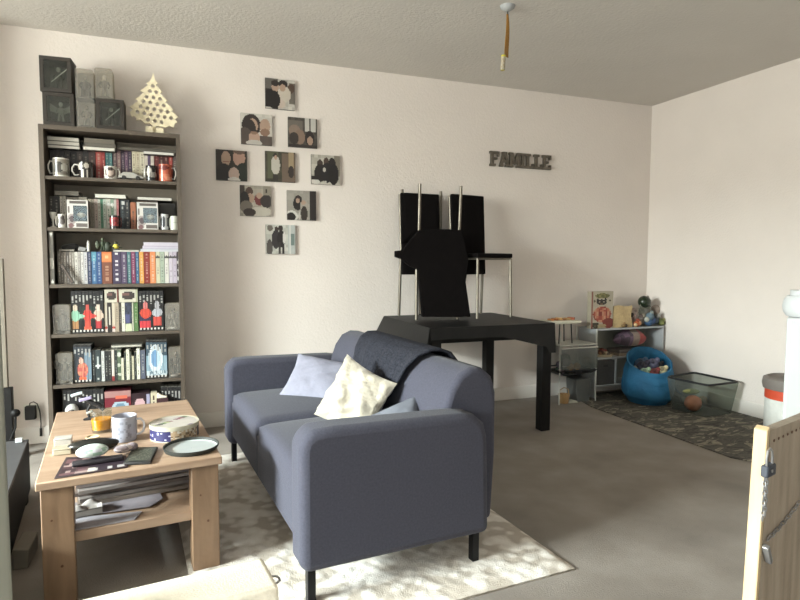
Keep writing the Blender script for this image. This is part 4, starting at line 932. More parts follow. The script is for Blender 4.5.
for i, (a, b_, c, lab) in enumerate(SP):
    light = sum(c) > 470
    ink = (96, 90, 92) if light else (222, 218, 214)
    p = titled(c, ink, 130 + i, .06, .94, .55 if not light else .35, (.22, .78))
    if i == 13: p = layers(titled(layers((214, 122, 70), [('r', 0, 0, 1, .68, (128, 76, 58))]), (226, 190, 160), 144, .05, .6, .5, (.3, .7)), [('r', .1, .72, .9, .95, (222, 138, 84)), ('e', .4, .84, .2, .05, (240, 190, 140))])
    if i == 14: p = layers(c, [('e', .45, .93, .2, .03, (236, 234, 230)), ('e', .5, .7, .15, .025, (220, 214, 220)), ('e', .5, .58, .15, .025, (220, 214, 220)), ('e', .4, .44, .15, .02, (220, 214, 220)), ('e', .55, .3, .2, .03, (220, 214, 220)), ('e', .55, .14, .25, .05, (226, 222, 224))])
    if i in (22, 24, 25, 26): p = layers(titled(c, (120, 112, 116), 150 + i, .1, .7, .3), [('e', .5, .83, .4, .045, (70, 66, 66))])
    if i == 27: p = layers(c, [('e', .5, .66, .4, .1, (216, 212, 208)), ('e', .5, .4, .35, .1, (206, 202, 200)), ('e', .5, .14, .45, .08, (220, 216, 214))])
    if i == 11: p = titled(layers(c, [('r', 0, .7, 1, 1, (92, 150, 172))]), (214, 224, 232), 160, .1, .9, .5)
    book(a, b_, 252 - .012 * i, 2, 3.935, lab, p, c, dep=.13)
x0, z_ = XZ(61, 261, 3.915)
b = MB((52, 46, 44)); b.box(0, .016, -.0, .012, 0, .125, (58, 50, 46)); b.box(.004, .012, -.0015, .0, .006, .119, (104, 90, 82))
tag(b.build('book', 'print', None, loc=(XZ(71.5, 281, 3.905)[0] + .0, 3.905, SH[2] + .003), rot=(0, math.radians(-27), 0)), 'black slim book leaning diagonally at the left of the third shelf', 'book')
zz = XZ(100, 251.6, 3.935)[1]
slab(58.5, 74.5, 249.6, 251.6, 2, 3.95, .12, 'thin pale grey book lying over the grey spines, third shelf', (156, 150, 140), page=(176, 170, 160), z0=zz + .0006, group='books lying flat on the third shelf')
za = slab(113, 139.5, 249.7, 251.4, 2, 3.95, .12, 'thin white book lying over the violet spines, third shelf', (206, 202, 190), page=(220, 216, 206), z0=zz + .0006, group='books lying flat on the third shelf')
z1_ = slab(140, 178.6, 248.6, 251.6, 2, 3.95, .13, 'lowest pale lilac book of the flat stack at right, third shelf', (196, 206, 210), page=(214, 214, 222), z0=zz + .0006, group='books lying flat on the third shelf')
z1_ = slab(142, 179, 245.2, 248, 2, 3.95, .13, 'middle pale lilac book of the flat stack at right, third shelf', (186, 176, 200), page=(212, 206, 220), z0=z1_ + .0004, group='books lying flat on the third shelf')
slab(143, 179, 241.2, 245, 2, 3.95, .13, 'topmost pale lilac book of the flat stack at right, third shelf', (200, 192, 206), page=(216, 210, 222), z0=z1_ + .0004, group='books lying flat on the third shelf')
def P3(px, py, Y=4.0): p = ony(px, py, Y); return p
zt = zz + .0012
q = P3(70, 250); b = MB((26, 24, 24)); b.ell((0, 0, .022), (.045, .035, .023)); b.ell((.02, 0, .03), (.03, .03, .018), (36, 32, 32))
tag(b.build('pouch', 'cloth', None, loc=(q.x, 3.99, zt)), 'black soft pouch lying on the grey spines of the third shelf', 'pouch')
q = P3(82, 248); b = MB((150, 148, 146)); b.prism([(-.022, 0), (.022, 0), (.026, .022), (-.012, .03)], 0, .05, axis='y')
tag(b.build('small_box', 'matte', None, loc=(q.x, 3.97, zt), bevel=.003), 'light grey wedge-shaped box on top of the white spines, third shelf', 'box')
q = P3(89.5, 248); b = MB((214, 212, 204)); b.lathe([(.009, 0), (.009, .052), (.006, .056), (.006, .064), (.001, .065)], (0, 0, 0), 16, caps=False)
tag(b.build('tube', 'gloss', None, loc=(q.x, 3.96, zt)), 'white upright tube on top of the blue spines, third shelf', 'tube')
q = P3(103, 246)
b = figurine((0, 0, 0), .085, (60, 70, 52), (96, 104, 84), (30, 28, 28), 'cape'); b.ell((.03, 0, .03), (.02, .02, .03), (52, 58, 46)); b.ell((-.028, 0, .04), (.014, .014, .026), (84, 90, 74))
tag(b.build('statuette', 'matte', None, loc=(q.x, 3.98, zt)), 'dark green statuette standing on the orange spine, third shelf', 'figure')
q = P3(116.5, 248)
b = MB((206, 190, 70)); b.ell((0, 0, .022), (.018, .016, .016), (214, 196, 78)); b.ell((0, 0, .04), (.012, .012, .012), (70, 70, 50))
for k in range(6): b.tube([(0, 0, .02), (.035 * math.cos(k * 1.05), .02 * math.sin(k * 1.05), .012 + .02 * (k % 2))], .004, 6, (60, 64, 50))
b.lathe([(.02, 0), (.02, .006)], (0, 0, 0), 14, (50, 48, 44))
tag(b.build('statuette', 'matte', None, loc=(q.x, 3.97, za + .0008)), 'yellow and black many-armed figure on the third shelf', 'figure')

# --- black collections on the lower shelves: panorama printed across the spines
def run(px0, px1, pyt, s, yf, n, art, label, group, dep=.15):
    for i in range(n):
        a = px0 + (px1 - px0) * i / n; b_ = px0 + (px1 - px0) * (i + 1) / n
        def p(u, w, i=i):
            U = (i + u) / n
            if w > .94: return (30, 28, 30)
            if .68 + .12 * hsh(i, s) < w < .9 and .35 < u < .65 and hsh(int(w * 46), i, s) < .8: return (168, 166, 162)
            if w < .075: return (226, 222, 214) if .25 < u < .75 and w > .035 else (22, 20, 22)
            c = art(U, w); return c if c else (22, 20, 22)
        book(a, b_, pyt, s, yf, label, p, (22, 20, 22), dep=dep, group=group, nx=4, nz=40, pages=(150, 146, 138))
def art1(U, w):      # three loose colour figures, green / red / pale
    for cx, body, skin in ((.13, (146, 196, 170), (206, 190, 170)), (.50, (206, 66, 58), (196, 84, 74)), (.83, (214, 190, 170), (224, 206, 190))):
        if ((U - cx) / .07) ** 2 + ((w - .60) / .085) ** 2 < 1: return skin
        if ((U - cx) / .14) ** 2 + ((w - .42) / .14) ** 2 < 1: return body
        if abs(U - cx) < .09 and .1 < w < .34: return (176, 128, 84) if cx < .3 else ((220, 84, 66) if cx < .7 else (196, 60, 66))
        if ((U - cx - .16) / .12) ** 2 + ((w - .4) / .045) ** 2 < 1: return body
    if abs(U - .5) < .1 and w < .14: return (236, 120, 84)
    return (20, 44, 38) if .3 < w < .62 and .25 < U < .75 else None
def art2(U, w):      # two abstract colour blocks: red-blue and white-red
    if ((U - .27) / .10) ** 2 + ((w - .64) / .10) ** 2 < 1: return (206, 120, 116)
    if ((U - .27) / .22) ** 2 + ((w - .44) / .13) ** 2 < 1: return (214, 76, 58)
    if abs(U - .25) < .22 and .24 < w < .38: return (44, 46, 76)
    if abs(U - .25) < .2 and .05 < w < .24: return (216, 64, 72)
    if ((U - .74) / .10) ** 2 + ((w - .64) / .11) ** 2 < 1: return (176, 174, 178)
    if ((U - .74) / .21) ** 2 + ((w - .46) / .11) ** 2 < 1: return (186, 188, 196)
    if abs(U - .74) < .16 and .12 < w < .36: return (212, 82, 72)
    return None
def art3(U, w):
    if ((U - .42) / .12) ** 2 + ((w - .58) / .09) ** 2 < 1: return (216, 176, 158)
    if ((U - .5) / .30) ** 2 + ((w - .34) / .20) ** 2 < 1: return (196, 96, 88) if hsh(int(U * 14), int(w * 20)) > .4 else (216, 140, 110)
    if abs(U - .5) < .18 and w < .16: return (236, 112, 74)
    return (120, 142, 158) if U > .62 and w < .8 else (52, 58, 66)
def art4(U, w):
    d = math.hypot((U - .45) * 1.1, w - .52)
    if w < .2: return (206, 216, 222) if hsh(int(U * 20), int(w * 30)) > .3 else (120, 140, 150)
    if abs(d - .30) < .07: return (220, 230, 236)
    if d < .23: return (120, 160, 200) if U < .5 else (190, 214, 228)
    return (64, 84, 98) if w > .6 else (150, 176, 190)
run(71, 103.5, 291, 3, 3.925, 9, art1, 'black-spined volume in the nine-part set with green and red figures, fourth shelf', 'black volumes, left set of the fourth shelf')
run(138.6, 163.6, 291, 3, 3.925, 7, art2, 'black-spined volume in the seven-part set with red and white shapes, fourth shelf', 'black volumes, right set of the fourth shelf')
run(73.5, 91.4, 345, 4, 3.925, 5, art3, 'black-spined volume in the five-part set with a reddish figure, fifth shelf', 'black volumes, left set of the fifth shelf')
run(146, 167, 340.5, 4, 3.925, 6, art4, 'black-spined volume in the six-part set with a blue and white swirl, fifth shelf', 'black volumes, swirl set of the fifth shelf')
run(63, 104, 389.5, 5, 3.925, 11, lambda U, w: None, 'black-spined volume with pale lettering at the left of the bottom shelf', 'black volumes, left set of the bottom shelf')
run(161, 184.4, 387, 5, 3.925, 7, lambda U, w: (70, 66, 56) if .3 < w < .6 and hsh(int(U * 20), int(w * 20)) > .6 else None, 'black-spined volume at the right end of the bottom shelf', 'black volumes, right set of the bottom shelf')
# --- fourth shelf middle
r4 = [(104.2, 107.4, (196, 186, 168), 'cream spine with a dark frame beside the black set, fourth shelf'), (107.4, 112, (48, 40, 38), 'black spine with a white window panel, fourth shelf'), (112, 115.2, (206, 192, 172), 'beige spine with a red base, fourth shelf'), (115.2, 119, (176, 160, 140), 'tan spine, fourth shelf middle'), (119, 121.4, (70, 62, 54), 'dark narrow spine left of the white one, fourth shelf'), (121.6, 125, (224, 220, 206), 'white spine left of the blue-black pair, fourth shelf'), (125.2, 131.8, (52, 58, 78), 'blue-black spine with a pale green base, fourth shelf'), (132, 133.6, (196, 198, 176), 'very thin cream-green spine, fourth shelf'), (133.8, 138.2, (92, 124, 74), 'green spine right of the blue-black one, fourth shelf')]
for i, (a, b_, c, lab) in enumerate(r4):
    p = titled(c, (206, 200, 190) if sum(c) < 300 else (90, 84, 76), 200 + i, .3, .85, .45)
    if i == 1: p = layers(c, [('r', .3, .25, .8, .85, (214, 206, 192))])
    if i in (0, 2): p = layers(c, [('r', 0, 0, 1, .2, (222, 206, 196)), ('e', .5, .14, .4, .06, (176, 60, 50))])
    if i == 6: p = layers(mottled(c, .25, 5, 9), [('r', 0, 0, 1, .25, (212, 218, 182)), ('r', .1, .3, .8, .6, (84, 88, 130))])
    book(a, b_, 302.5, 3, 3.93, lab, p, c)
zz = XZ(120, 302.3, 3.93)[1]
for (a, b_, lab, ph) in ((104.3, 118.4, 'cream box set lying left over the fourth-shelf spines with dark artwork', 0), (118.9, 137.6, 'cream box set lying right over the fourth-shelf spines with dark artwork', 1)):
    x0 = XZ(a, 295, 3.93)[0]; x1 = XZ(b_, 295, 3.93)[0]; h = XZ(120, 289, 3.93)[1] - zz - .001
    b = MB((206, 200, 182)); b.front(0, x1 - x0, 0, h, 0, 18, 10, layers((208, 202, 184), [('e', .5, .5, .36, .3, (60, 50, 46)), ('e', .35, .6, .2, .14, (120, 84, 78)), ('r', .88, 0, 1, 1, (120, 64, 60) if not ph else (176, 178, 150))]))
    b.box(0, x1 - x0, .0005, .15, 0, h)
    tag(b.build('box_set', 'print', None, loc=(x0, 3.93, zz + .0005)), lab, 'box set')
clear_box(XZ(53, 320, 3.92)[0], XZ(70, 320, 3.92)[0], SH[3] + .0008, XZ(60, 304.5, 3.92)[1], 3.915, .07, 'cloudy figure case at the left end of the fourth shelf', ((84, 80, 74), (120, 114, 106), (70, 66, 60), 'cape'), group='figure cases on the lower shelves')
clear_box(XZ(165, 318, 3.92)[0], XZ(181.4, 318, 3.92)[0], SH[3] + .0008, XZ(172, 303, 3.92)[1], 3.915, .07, 'cloudy figure case at the right end of the fourth shelf', ((110, 106, 102), (70, 66, 62), (150, 146, 140), None), group='figure cases on the lower shelves')
# --- fifth shelf
clear_box(XZ(56, 368, 3.92)[0], XZ(72.6, 368, 3.92)[0], SH[4] + .0008, XZ(63, 353, 3.92)[1], 3.915, .07, 'cloudy figure case at the left end of the fifth shelf', ((96, 90, 78), (110, 102, 90), (84, 78, 68), 'wings'), group='figure cases on the lower shelves')
clear_box(XZ(168.4, 362, 3.92)[0], XZ(183.3, 362, 3.92)[0], SH[4] + .0008, XZ(176, 347, 3.92)[1], 3.915, .07, 'cloudy figure case at the right end of the fifth shelf', ((60, 52, 50), (100, 92, 86), (104, 98, 92), None), group='figure cases on the lower shelves')
r5 = [(92, 95, 350, (40, 44, 46), 'black spine with white mark beside the five-part set'), (95.2, 100.8, 350, (52, 62, 64), 'broad dark spine with a white symbol, fifth shelf'), (101.4, 104.6, 351, (206, 208, 204), 'pale blue-white spine, first white one of the fifth shelf'), (104.8, 108.2, 351, (34, 36, 36), 'black spine right of the first white one, fifth shelf'), (108.2, 111.4, 351, (44, 44, 42), 'second black spine with pale lettering, fifth shelf'),
      (111.6, 114.4, 350, (222, 212, 200), 'white spine with a red tip, fifth shelf'), (114.6, 117.4, 350, (38, 44, 42), 'black spine right of the red-tipped one'), (117.4, 121.2, 350, (92, 106, 84), 'grey-green spine with white clouds, fifth shelf'), (121.4, 124, 358, (220, 216, 192), 'short cream spine, fifth shelf middle'), (124.2, 126, 352, (58, 62, 56), 'narrow dark spine between cream ones, fifth shelf'), (126.2, 129.6, 349.5, (226, 224, 202), 'tall cream spine with a dark top, fifth shelf'),
      (129.8, 131.8, 352, (72, 74, 64), 'dark olive spine, fifth shelf'), (132, 134.2, 356, (214, 206, 178), 'short yellowish spine, fifth shelf'), (134.4, 136.4, 352, (44, 46, 44), 'last black spine before the tall white one'), (136.6, 140, 348.5, (234, 232, 214), 'tall bright white spine at the end of the run'), (140.4, 145.4, 350, (96, 100, 116), 'blue-grey spine against the swirl set, fifth shelf')]
for i, (a, b_, y, c, lab) in enumerate(r5):
    p = titled(c, (206, 206, 196) if sum(c) < 330 else (110, 104, 92), 230 + i, .15, .85, .5)
    if i == 1: p = layers(c, [('e', .5, .5, .35, .09, (214, 218, 216)), ('r', .3, .55, .7, .8, (190, 196, 194)), ('r', .2, .05, .8, .12, (206, 206, 200))])
    if i == 5: p = layers(c, [('r', 0, 0, 1, .16, (150, 50, 50))])
    if i == 7: p = layers(c, [('e', .5, .85, .5, .08, (214, 216, 200)), ('e', .4, .5, .5, .07, (196, 200, 182)), ('e', .6, .2, .5, .05, (206, 206, 190))])
    book(a, b_, y, 4, 3.93, lab, p, c)
slab(111, 142, 344.4, 346.6, 4, 3.95, .12, 'thin pale book lying over the cream spines, fifth shelf', (150, 146, 134), page=(206, 202, 188), z0=XZ(130, 347.9, 3.93)[1] + .003)
# --- bottom shelf
z0 = SH[5] + .0008
carton(104.6, 131, 391, 5, 3.90, .14, 'dark red board game box with a pale blue oval, bottom shelf', layers((122, 30, 46), [('r', 0, .84, 1, 1, (176, 130, 126)), ('r', .4, .8, .85, .9, (220, 110, 84)), ('e', .6, .62, .33, .13, (176, 196, 210)), ('e', .6, .62, .18, .08, (110, 140, 160))]), (96, 26, 38), name='board_game', cat='board game')
carton(131.4, 150, 393, 5, 3.90, .12, 'black box with a pink dome picture beside the dark red game, bottom shelf', layers((46, 20, 28), [('e', .45, .66, .3, .2, (214, 176, 180)), ('r', .3, .4, .62, .58, (150, 60, 66)), ('r', .82, .5, 1, .95, (168, 164, 190))]), (40, 18, 24), name='board_game', cat='board game')
carton(150.6, 157, 392.5, 5, 3.90, .05, 'cream box with dark dots, right of the pink dome box on the bottom shelf', layers((216, 204, 176), [('e', .5, .85, .16, .05, (70, 50, 46)), ('e', .5, .72, .12, .04, (110, 90, 84)), ('e', .5, .62, .16, .04, (70, 50, 46))]), (206, 196, 170), nx=8, nz=24)
q = ony(71, 411, 3.88)
b = MB((196, 194, 188)); b.ell((0, 0, .045), (.038, .03, .045), (198, 196, 190), 20, 12); b.ell((0, -.022, .055), (.018, .012, .008), (110, 106, 104))
bz = XZ(71, 403.5, 3.915)[1]
tag(b.build('ornament', 'gloss', None, loc=(XZ(71, 407, 3.9)[0] + .004, 3.905 - .012 + .012, bz - .09)), 'round pale ornament in front of the black volumes of the bottom shelf', 'ornament')
b = MB((70, 60, 54)); b.box(-.045, .045, -.03, .03, 0, bz - .0905 - SH[5] - .001)
tag(b.build('small_box', 'matte', None, loc=(XZ(71, 407, 3.9)[0] + .004, 3.921 - .016 + .012, SH[5] + .0008)), 'dark box carrying the round pale ornament on the bottom shelf', 'box')
q = XZ(163, 400, 3.90)
b = MB((224, 214, 196)); b.prism([(-.03, 0), (.03, 0), (.028, .012), (-.005, .020), (-.02, .034), (-.03, .030)], 0, .02, axis='y')
tag(b.build('toy_animal', 'matte', None, loc=(XZ(160.5, 400, 3.89)[0] + .01, 3.893, SH[5] + .0008 + .19), bevel=.004), 'small cream animal figure right of the dotted cream box', 'figure')
tag(MB((60, 30, 34)).box(-.033, .033, 0, .028, 0, .1885).build('small_box', 'matte', None, loc=(XZ(160.5, 400, 3.89)[0] + .01, 3.892, SH[5] + .0008)), 'dark box under the small cream animal figure, bottom shelf', 'box')
# ================================================================ things on the coffee table
T = CT + .0008
def T2(px, py, z=CT): p = onz(px, py, z); return p
# glass of juice
p = T2(101, 433)
t = thing('juice_glass', 'clear tumbler of orange juice on the coffee table', 'glass', (p.x, p.y + .02, T))
r = .042; h = .092
b = MB((235, 238, 238)); b.lathe([(.001, 0), (r * .8, 0), (r * .86, .01), (r, h), (r - .002, h), (r * .84, .012), (.001, .010)], (0, 0, 0), 32, caps=False); b.build('tumbler', 'glass', t)
b = MB((240, 160, 10)); b.lathe([(r * .82 - .001, .0125), (r * .93 - .001, .056)], (0, 0, 0), 32); b.build('juice', 'juice', t)
# tea light
p = T2(93, 441)
t = thing('tea_light', 'low pale tea light in front of the juice glass', 'candle', (p.x, p.y, T))
b = MB((196, 170, 130)); b.lathe([(.022, 0), (.026, .014), (.026, .018), (.022, .018), (.021, .012), (.001, .012)], (0, 0, 0), 22, caps=False); b.lathe([(.022, 0), (.022, .001)], (0, 0, 0), 22); b.build('holder', 'matte', t)
MB((232, 224, 200)).lathe([(.0205, .0125), (.0205, .0145)], (0, 0, 0), 20).build('wax', 'gloss', t)
# white mug
p = T2(124, 443)
t = thing('mug', 'large white mug with faint grey print on the coffee table', 'mug', (p.x, p.y + .045, T))
r = .046; h = .098; b = MB((214, 214, 222)); n = 40
def wm_(u, w): return (150, 150, 162) if .55 < u < .85 and hsh(int(u * 60), int(w * 16)) > .62 and .15 < w < .85 else (176, 176, 188)
b.grid(n, 18, lambda u, w: (r * (.93 + .07 * min(1, w * 5)) * math.cos(2 * PI * u), r * (.93 + .07 * min(1, w * 5)) * math.sin(2 * PI * u), h * w), wm_)
b.lathe([(r, h), (r - .002, h + .001), (r - .004, h - .003), (r - .005, .01), (.001, .008)], (0, 0, 0), n, (176, 176, 188), caps=False)
b.lathe([(r * .92, 0), (r * .92, .001)], (0, 0, 0), n)
b.build('cup', 'gloss', t)
a = math.radians(12); hd = MB((212, 212, 220))
hd.tube([((r - .003 + d) * math.cos(a), (r - .003 + d) * math.sin(a) * -1, z) for d, z in ((0, .082), (.018, .084), (.030, .07), (.032, .05), (.026, .032), (.012, .022), (0, .02))], .0045, 10)
hd.build('handle', 'gloss', t, sharp=80)
# round tin
p = T2(175, 443); cx = (-.122 + .063) / 2
t = thing('cookie_tin', 'round cookie tin with a flowery white lid and navy starred side', 'tin', (-.030, 2.505, T), math.radians(0))
r = .093; h = .050
def side(u, w):
    # u 0..1 from the left round the front to the right
    if w < .06 or w > .93: return (196, 186, 160)
    if u < .5:
        if u < .05: return (206, 200, 196)
        for k in range(9):
            if (u * 9 - .6 - k * .5 - .2) ** 2 + ((w - .2 - .6 * hsh(k, 3)) * 2.2) ** 2 < .028: return (196, 196, 226)
        return (38, 34, 92)
    if u < .92: return (186, 160, 128) if hsh(int(u * 50), int(w * 6)) > .45 else ((214, 204, 186) if hsh(int(u * 30), int(w * 9)) > .5 else (120, 96, 70))
    return (70, 62, 66)
b = MB((150, 140, 130)); n = 72
b.grid(n, 10, lambda u, w: (r * math.cos(2 * PI * u - PI - .15), r * math.sin(2 * PI * u - PI - .15), h * w), lambda u, w: side(u * 2, w) if u < .5 else (120, 104, 90))
b.lathe([(r, 0), (r, .001)], (0, 0, 0), n); b.build('body', 'print', t, sharp=60)
def lid(x, y):
    d = math.hypot(x, y)
    if d > .93: return (206, 200, 176)
    for k in range(16):
        ax_, ay_ = (hsh(k, 1) - .5) * 1.6, (hsh(k, 2) - .5) * 1.6
        if ((x - ax_) / .16) ** 2 + ((y - ay_) / .09) ** 2 < 1: return [(96, 120, 84), (150, 96, 110), (120, 104, 124), (176, 186, 140), (86, 74, 92)][k % 5]
    return (205, 198, 190)
b = MB((206, 200, 176)); N = 40; rr = r + .0015
for i in range(N):
    for j in range(N):
        x = -1 + 2 * (i + .5) / N; y = -1 + 2 * (j + .5) / N
        if x * x + y * y > 1: continue
        s_ = 1 / N
        b.add([((x - s_) * rr, (y - s_) * rr, h + .0105), ((x + s_) * rr, (y - s_) * rr, h + .0105), ((x + s_) * rr, (y + s_) * rr, h + .0105), ((x - s_) * rr, (y + s_) * rr, h + .0105)], [(0, 1, 2, 3)], lid(x, y))
b.lathe([(rr, h - .004), (rr + .0008, h + .008), (rr, h + .0125), (rr - .005, h + .0103), (.001, h + .0102)], (0, 0, 0), n, (200, 194, 172), caps=False)
b.build('lid', 'print', t, sharp=60)
# plate
t = thing('tray_plate', 'round white plate with a raised black rim at the front right of the coffee table', 'plate', (.030, 2.312, T))
r = .101
MB((200, 206, 206)).lathe([(.001, .004), (r * .92, .004), (r * .955, .0085)], (0, 0, 0), 56, caps=False).build('dish', 'gloss', t)
b = MB((40, 42, 38)); b.lathe([(.001, .0), (r * .93, 0), (r, .012), (r * 1.0, .017), (r * .965, .017), (r * .955, .0088), (r * .92, .0036), (.001, .0036)], (0, 0, 0), 56, caps=False); b.build('rim', 'matte', t)
# reader / phone
def quad_thing(name, pts, z0, z1, m, col, paint, label, cat, bevel=.003, inset=.0):
    P = [onz(x, y, z1) for x, y in pts]        # near-left, near-right, far-right, far-left
    c = sum(P, Vector()) / 4; c.z = 0
    b = MB(col); L = [(q.x - c.x, q.y - c.y) for q in P]
    b.prism(L, 0, z1 - z0, axis='z')
    o = b.build(name, m, None, loc=(c.x, c.y, z0), bevel=bevel); tag(o, label, cat)
    if paint:
        k = .90
        def pos(u, w):
            a = Vector(L[0]).lerp(Vector(L[1]), u); d = Vector(L[3]).lerp(Vector(L[2]), u); q = a.lerp(d, w) * k
            return (q.x, q.y, z1 - z0 + .0006)
        bb = MB(); bb.grid(26, 26, pos, paint); bb.build('screen' if name in ('phone', 'e_reader') else 'cover_print', 'print', o)
    return o
quad_thing('e_reader', [(123, 463), (151, 461.5), (158, 446.5), (133, 447)], T, T + .010, 'matte', (34, 32, 32), layers((64, 66, 60), [('r', .06, .06, .94, .94, lambda u, w: (104, 106, 92) if hsh(int(u * 20), int(w * 24)) > .6 else (70, 72, 62))]), 'dark grey tablet reader lying in front of the white mug', 'tablet')
# magazine under pouch
quad_thing('magazine', [(54, 478), (128, 466.5), (126, 455), (66, 457)], T, T + .004, 'print', (70, 54, 58), lambda u, w: ([(120, 84, 88), (86, 58, 64), (176, 150, 146), (60, 40, 46)][int(hsh(int(u * 14), int(w * 9)) * 4)] if u < .42 else ((226, 220, 206) if w < .22 and u < .55 else ((196, 190, 190) if w < .2 and hsh(int(u * 40)) > .5 else (52, 38, 50)))), 'plum magazine with crumpled print at the front left of the coffee table', 'magazine')
# black glasses case
p = T2(94, 450)
b = MB((34, 34, 32))
b.T = Matrix.Rotation(math.radians(4), 4, 'Z')
b.ell((0, 0, .022), (.088, .034, .022), None, 24, 12); b.ell((.05, .004, .016), (.034, .026, .016), (40, 40, 36), 16, 10)
o = b.build('glasses_case', 'gloss', None, loc=(-.315, 2.425, T), sharp=180); tag(o, 'long dark green-black glasses case behind the flowered pouch', 'case')
p = T2(98, 468)
Z2 = T + .0048
b = MB(); 
def fl(u, v): return [(214, 220, 216), (196, 208, 200), (150, 176, 160), (206, 206, 214)][int(hsh(int(u * 16), int(v * 9)) * 4)]
b.ell((0, 0, .024), (.052, .028, .024), None, 20, 12, fn=fl)
o = b.build('pouch', 'cloth', None, loc=(-.300, 2.272, Z2 + .0135), rot=(0, 0, math.radians(10)), sharp=180); tag(o, 'pale flowered pouch lying on a black case on the magazine', 'pouch')
b = MB((28, 20, 28)); b.box(-.075, .085, -.02, .022, 0, .013); o = b.build('remote_control', 'matte', None, loc=(-.285, 2.25, Z2), rot=(0, 0, math.radians(9)), bevel=.004); tag(o, 'long black remote control under the flowered pouch', 'remote control')
b = MB((150, 136, 134)); b.ell((0, 0, .015), (.034, .024, .015), None, 16, 10, fn=lambda u, v: (176, 160, 156) if hsh(int(u * 9), int(v * 7)) > .5 else (120, 106, 108)); b.ell((.03, .008, .015), (.022, .02, .015), (132, 118, 124), 14, 8)
o = b.build('crumpled_tissue', 'cloth', None, loc=(-.205, 2.335, T + .0052), rot=(0, 0, .3), sharp=180); tag(o, 'crumpled pinkish tissue between the pouch and the tablet', 'tissue')
# two small white boxes
for (x0, x1, yb, yt, lab, cl, hh) in ((54, 70.5, 447, 437, 'upper of two small white boxes at the left edge of the coffee table', (212, 208, 200), .022), (52.5, 70, 456.5, 447.5, 'lower cream box nearest the front left corner of the coffee table', (214, 204, 180), .018)):
    P0 = T2(x0, yb); P1 = T2(x1, yb)
    w_ = P1.x - P0.x
    t = thing('small_box', lab, 'box', ((P0.x + P1.x) / 2, P0.y + .001, T), math.radians(3), 'small white boxes on the coffee table')
    MB(cl).box(-w_ / 2, w_ / 2, 0, .050, 0, hh).build('tub', 'gloss', t, bevel=.003)
    MB(tuple(c - 6 for c in cl)).box(-w_ / 2 - .001, w_ / 2 + .001, -.001, .051, hh + .0002, hh + .006).build('lid', 'gloss', t, bevel=.002)
# black stand gadget at the back left
p = T2(89, 421)
t = thing('phone_stand', 'black jointed stand with white tips at the far left corner of the coffee table', 'stand', (p.x + .003, p.y + .03, T))
b = MB((26, 24, 26)); b.prism([(-.028, -.02), (.026, -.02), (.012, .022), (-.005, .022)], 0, .009, axis='z'); b.build('foot', 'matte', t, bevel=.002)
b = MB((30, 28, 30)); b.tube([(-.005, .0, .008), (-.012, .0, .04), (.002, .0, .068), (-.01, 0, .085)], .006, 8); b.tube([(-.01, 0, .082), (.035, 0, .06), (.055, .0, .038)], .010, 8); b.build('arm', 'matte', t)
b = MB((216, 232, 236)); b.T = Matrix.Translation((-.052, 0, .118)) @ Matrix.Rotation(math.radians(-14), 4, 'Y'); b.box(-.024, .024, -.006, .006, -.006, .006); b.build('upper_tip', 'gloss', t, bevel=.003)
b = MB((176, 166, 206)); b.T = Matrix.Translation((-.018, -.002, .094)) @ Matrix.Rotation(math.radians(-12), 4, 'Y'); b.box(-.026, .026, -.006, .006, -.007, .007); b.build('middle_tip', 'gloss', t, bevel=.003)
b = MB((34, 32, 34)); b.tube([(-.052, 0, .112), (-.018, 0, .098), (-.01, 0, .084)], .0055, 8); b.build('upper_arm', 'matte', t)
b = MB((206, 204, 196)); b.T = Matrix.Translation((-.002, -.008, .034)) @ Matrix.Rotation(math.radians(-20), 4, 'Y'); b.box(-.014, .014, -.003, .003, -.005, .005); b.build('clip', 'gloss', t, bevel=.002)

# papers on the lower shelf
LS = .2408
def sheet(pts, z0, th_, col, label, name='paper_sheet', cat='paper', bump_=.0, group=None):
    P = [onz(x, y, z0) for x, y in pts]; c = sum(P, Vector()) / len(P)
    b = MB(col); b.prism([(q.x - c.x, q.y - c.y) for q in P], 0, th_, axis='z')
    return tag(b.build(name, 'matte', None, loc=(c.x, c.y, z0), bevel=.0006), label, cat, group)
sheet([(62, 533), (135, 520), (142, 512), (60, 520)], LS, .004, (160, 156, 162), 'white paper sheets at the front left of the coffee table shelf')
sheet([(60, 519), (150, 507), (163, 499), (160, 493), (60, 505)], LS + .0006 + .004, .003, (128, 121, 126), 'greyer paper lying further back on the coffee table shelf')
t = thing('newspaper_pile', 'folded grey newspapers piled under the coffee table top', 'newspapers', (-.19, 2.53, LS + .0082), math.radians(9))
for k, (a, w_, c) in enumerate(((0, .30, (118, 106, 96)), (.05, .28, (122, 114, 110)), (-.06, .27, (96, 84, 78)), (.03, .29, (140, 132, 128)), (-.02, .26, (124, 114, 112)))):
    b = MB(c); z = .0155 * k
    b.grid(14, 8, lambda u, v: ((u - .5) * .40, (v - .5) * w_, z + .013 + .004 * math.sin(9 * u + k) * (1 - abs(2 * u - 1))), None, c)
    b.box(-.2, .2, -w_ / 2, w_ / 2, z, z + .012, c)
    o = b.build('newspaper', 'matte', t, rot=(0, 0, a)); 
b = MB((196, 190, 182)); b.grid(12, 8, lambda u, v: ((u - .5) * .10, (v - .5) * .07, .022 + .012 * math.sin(7 * u) * math.sin(5 * v)), None, (150, 144, 140)); b.box(-.05, .05, -.035, .035, 0, .018, (146, 140, 134))
tag(b.build('crumpled_bag', 'matte', None, loc=(-.33, 2.30, LS + .0080), rot=(0, 0, .2)), 'pale crumpled packet at the left of the coffee table shelf', 'packet')

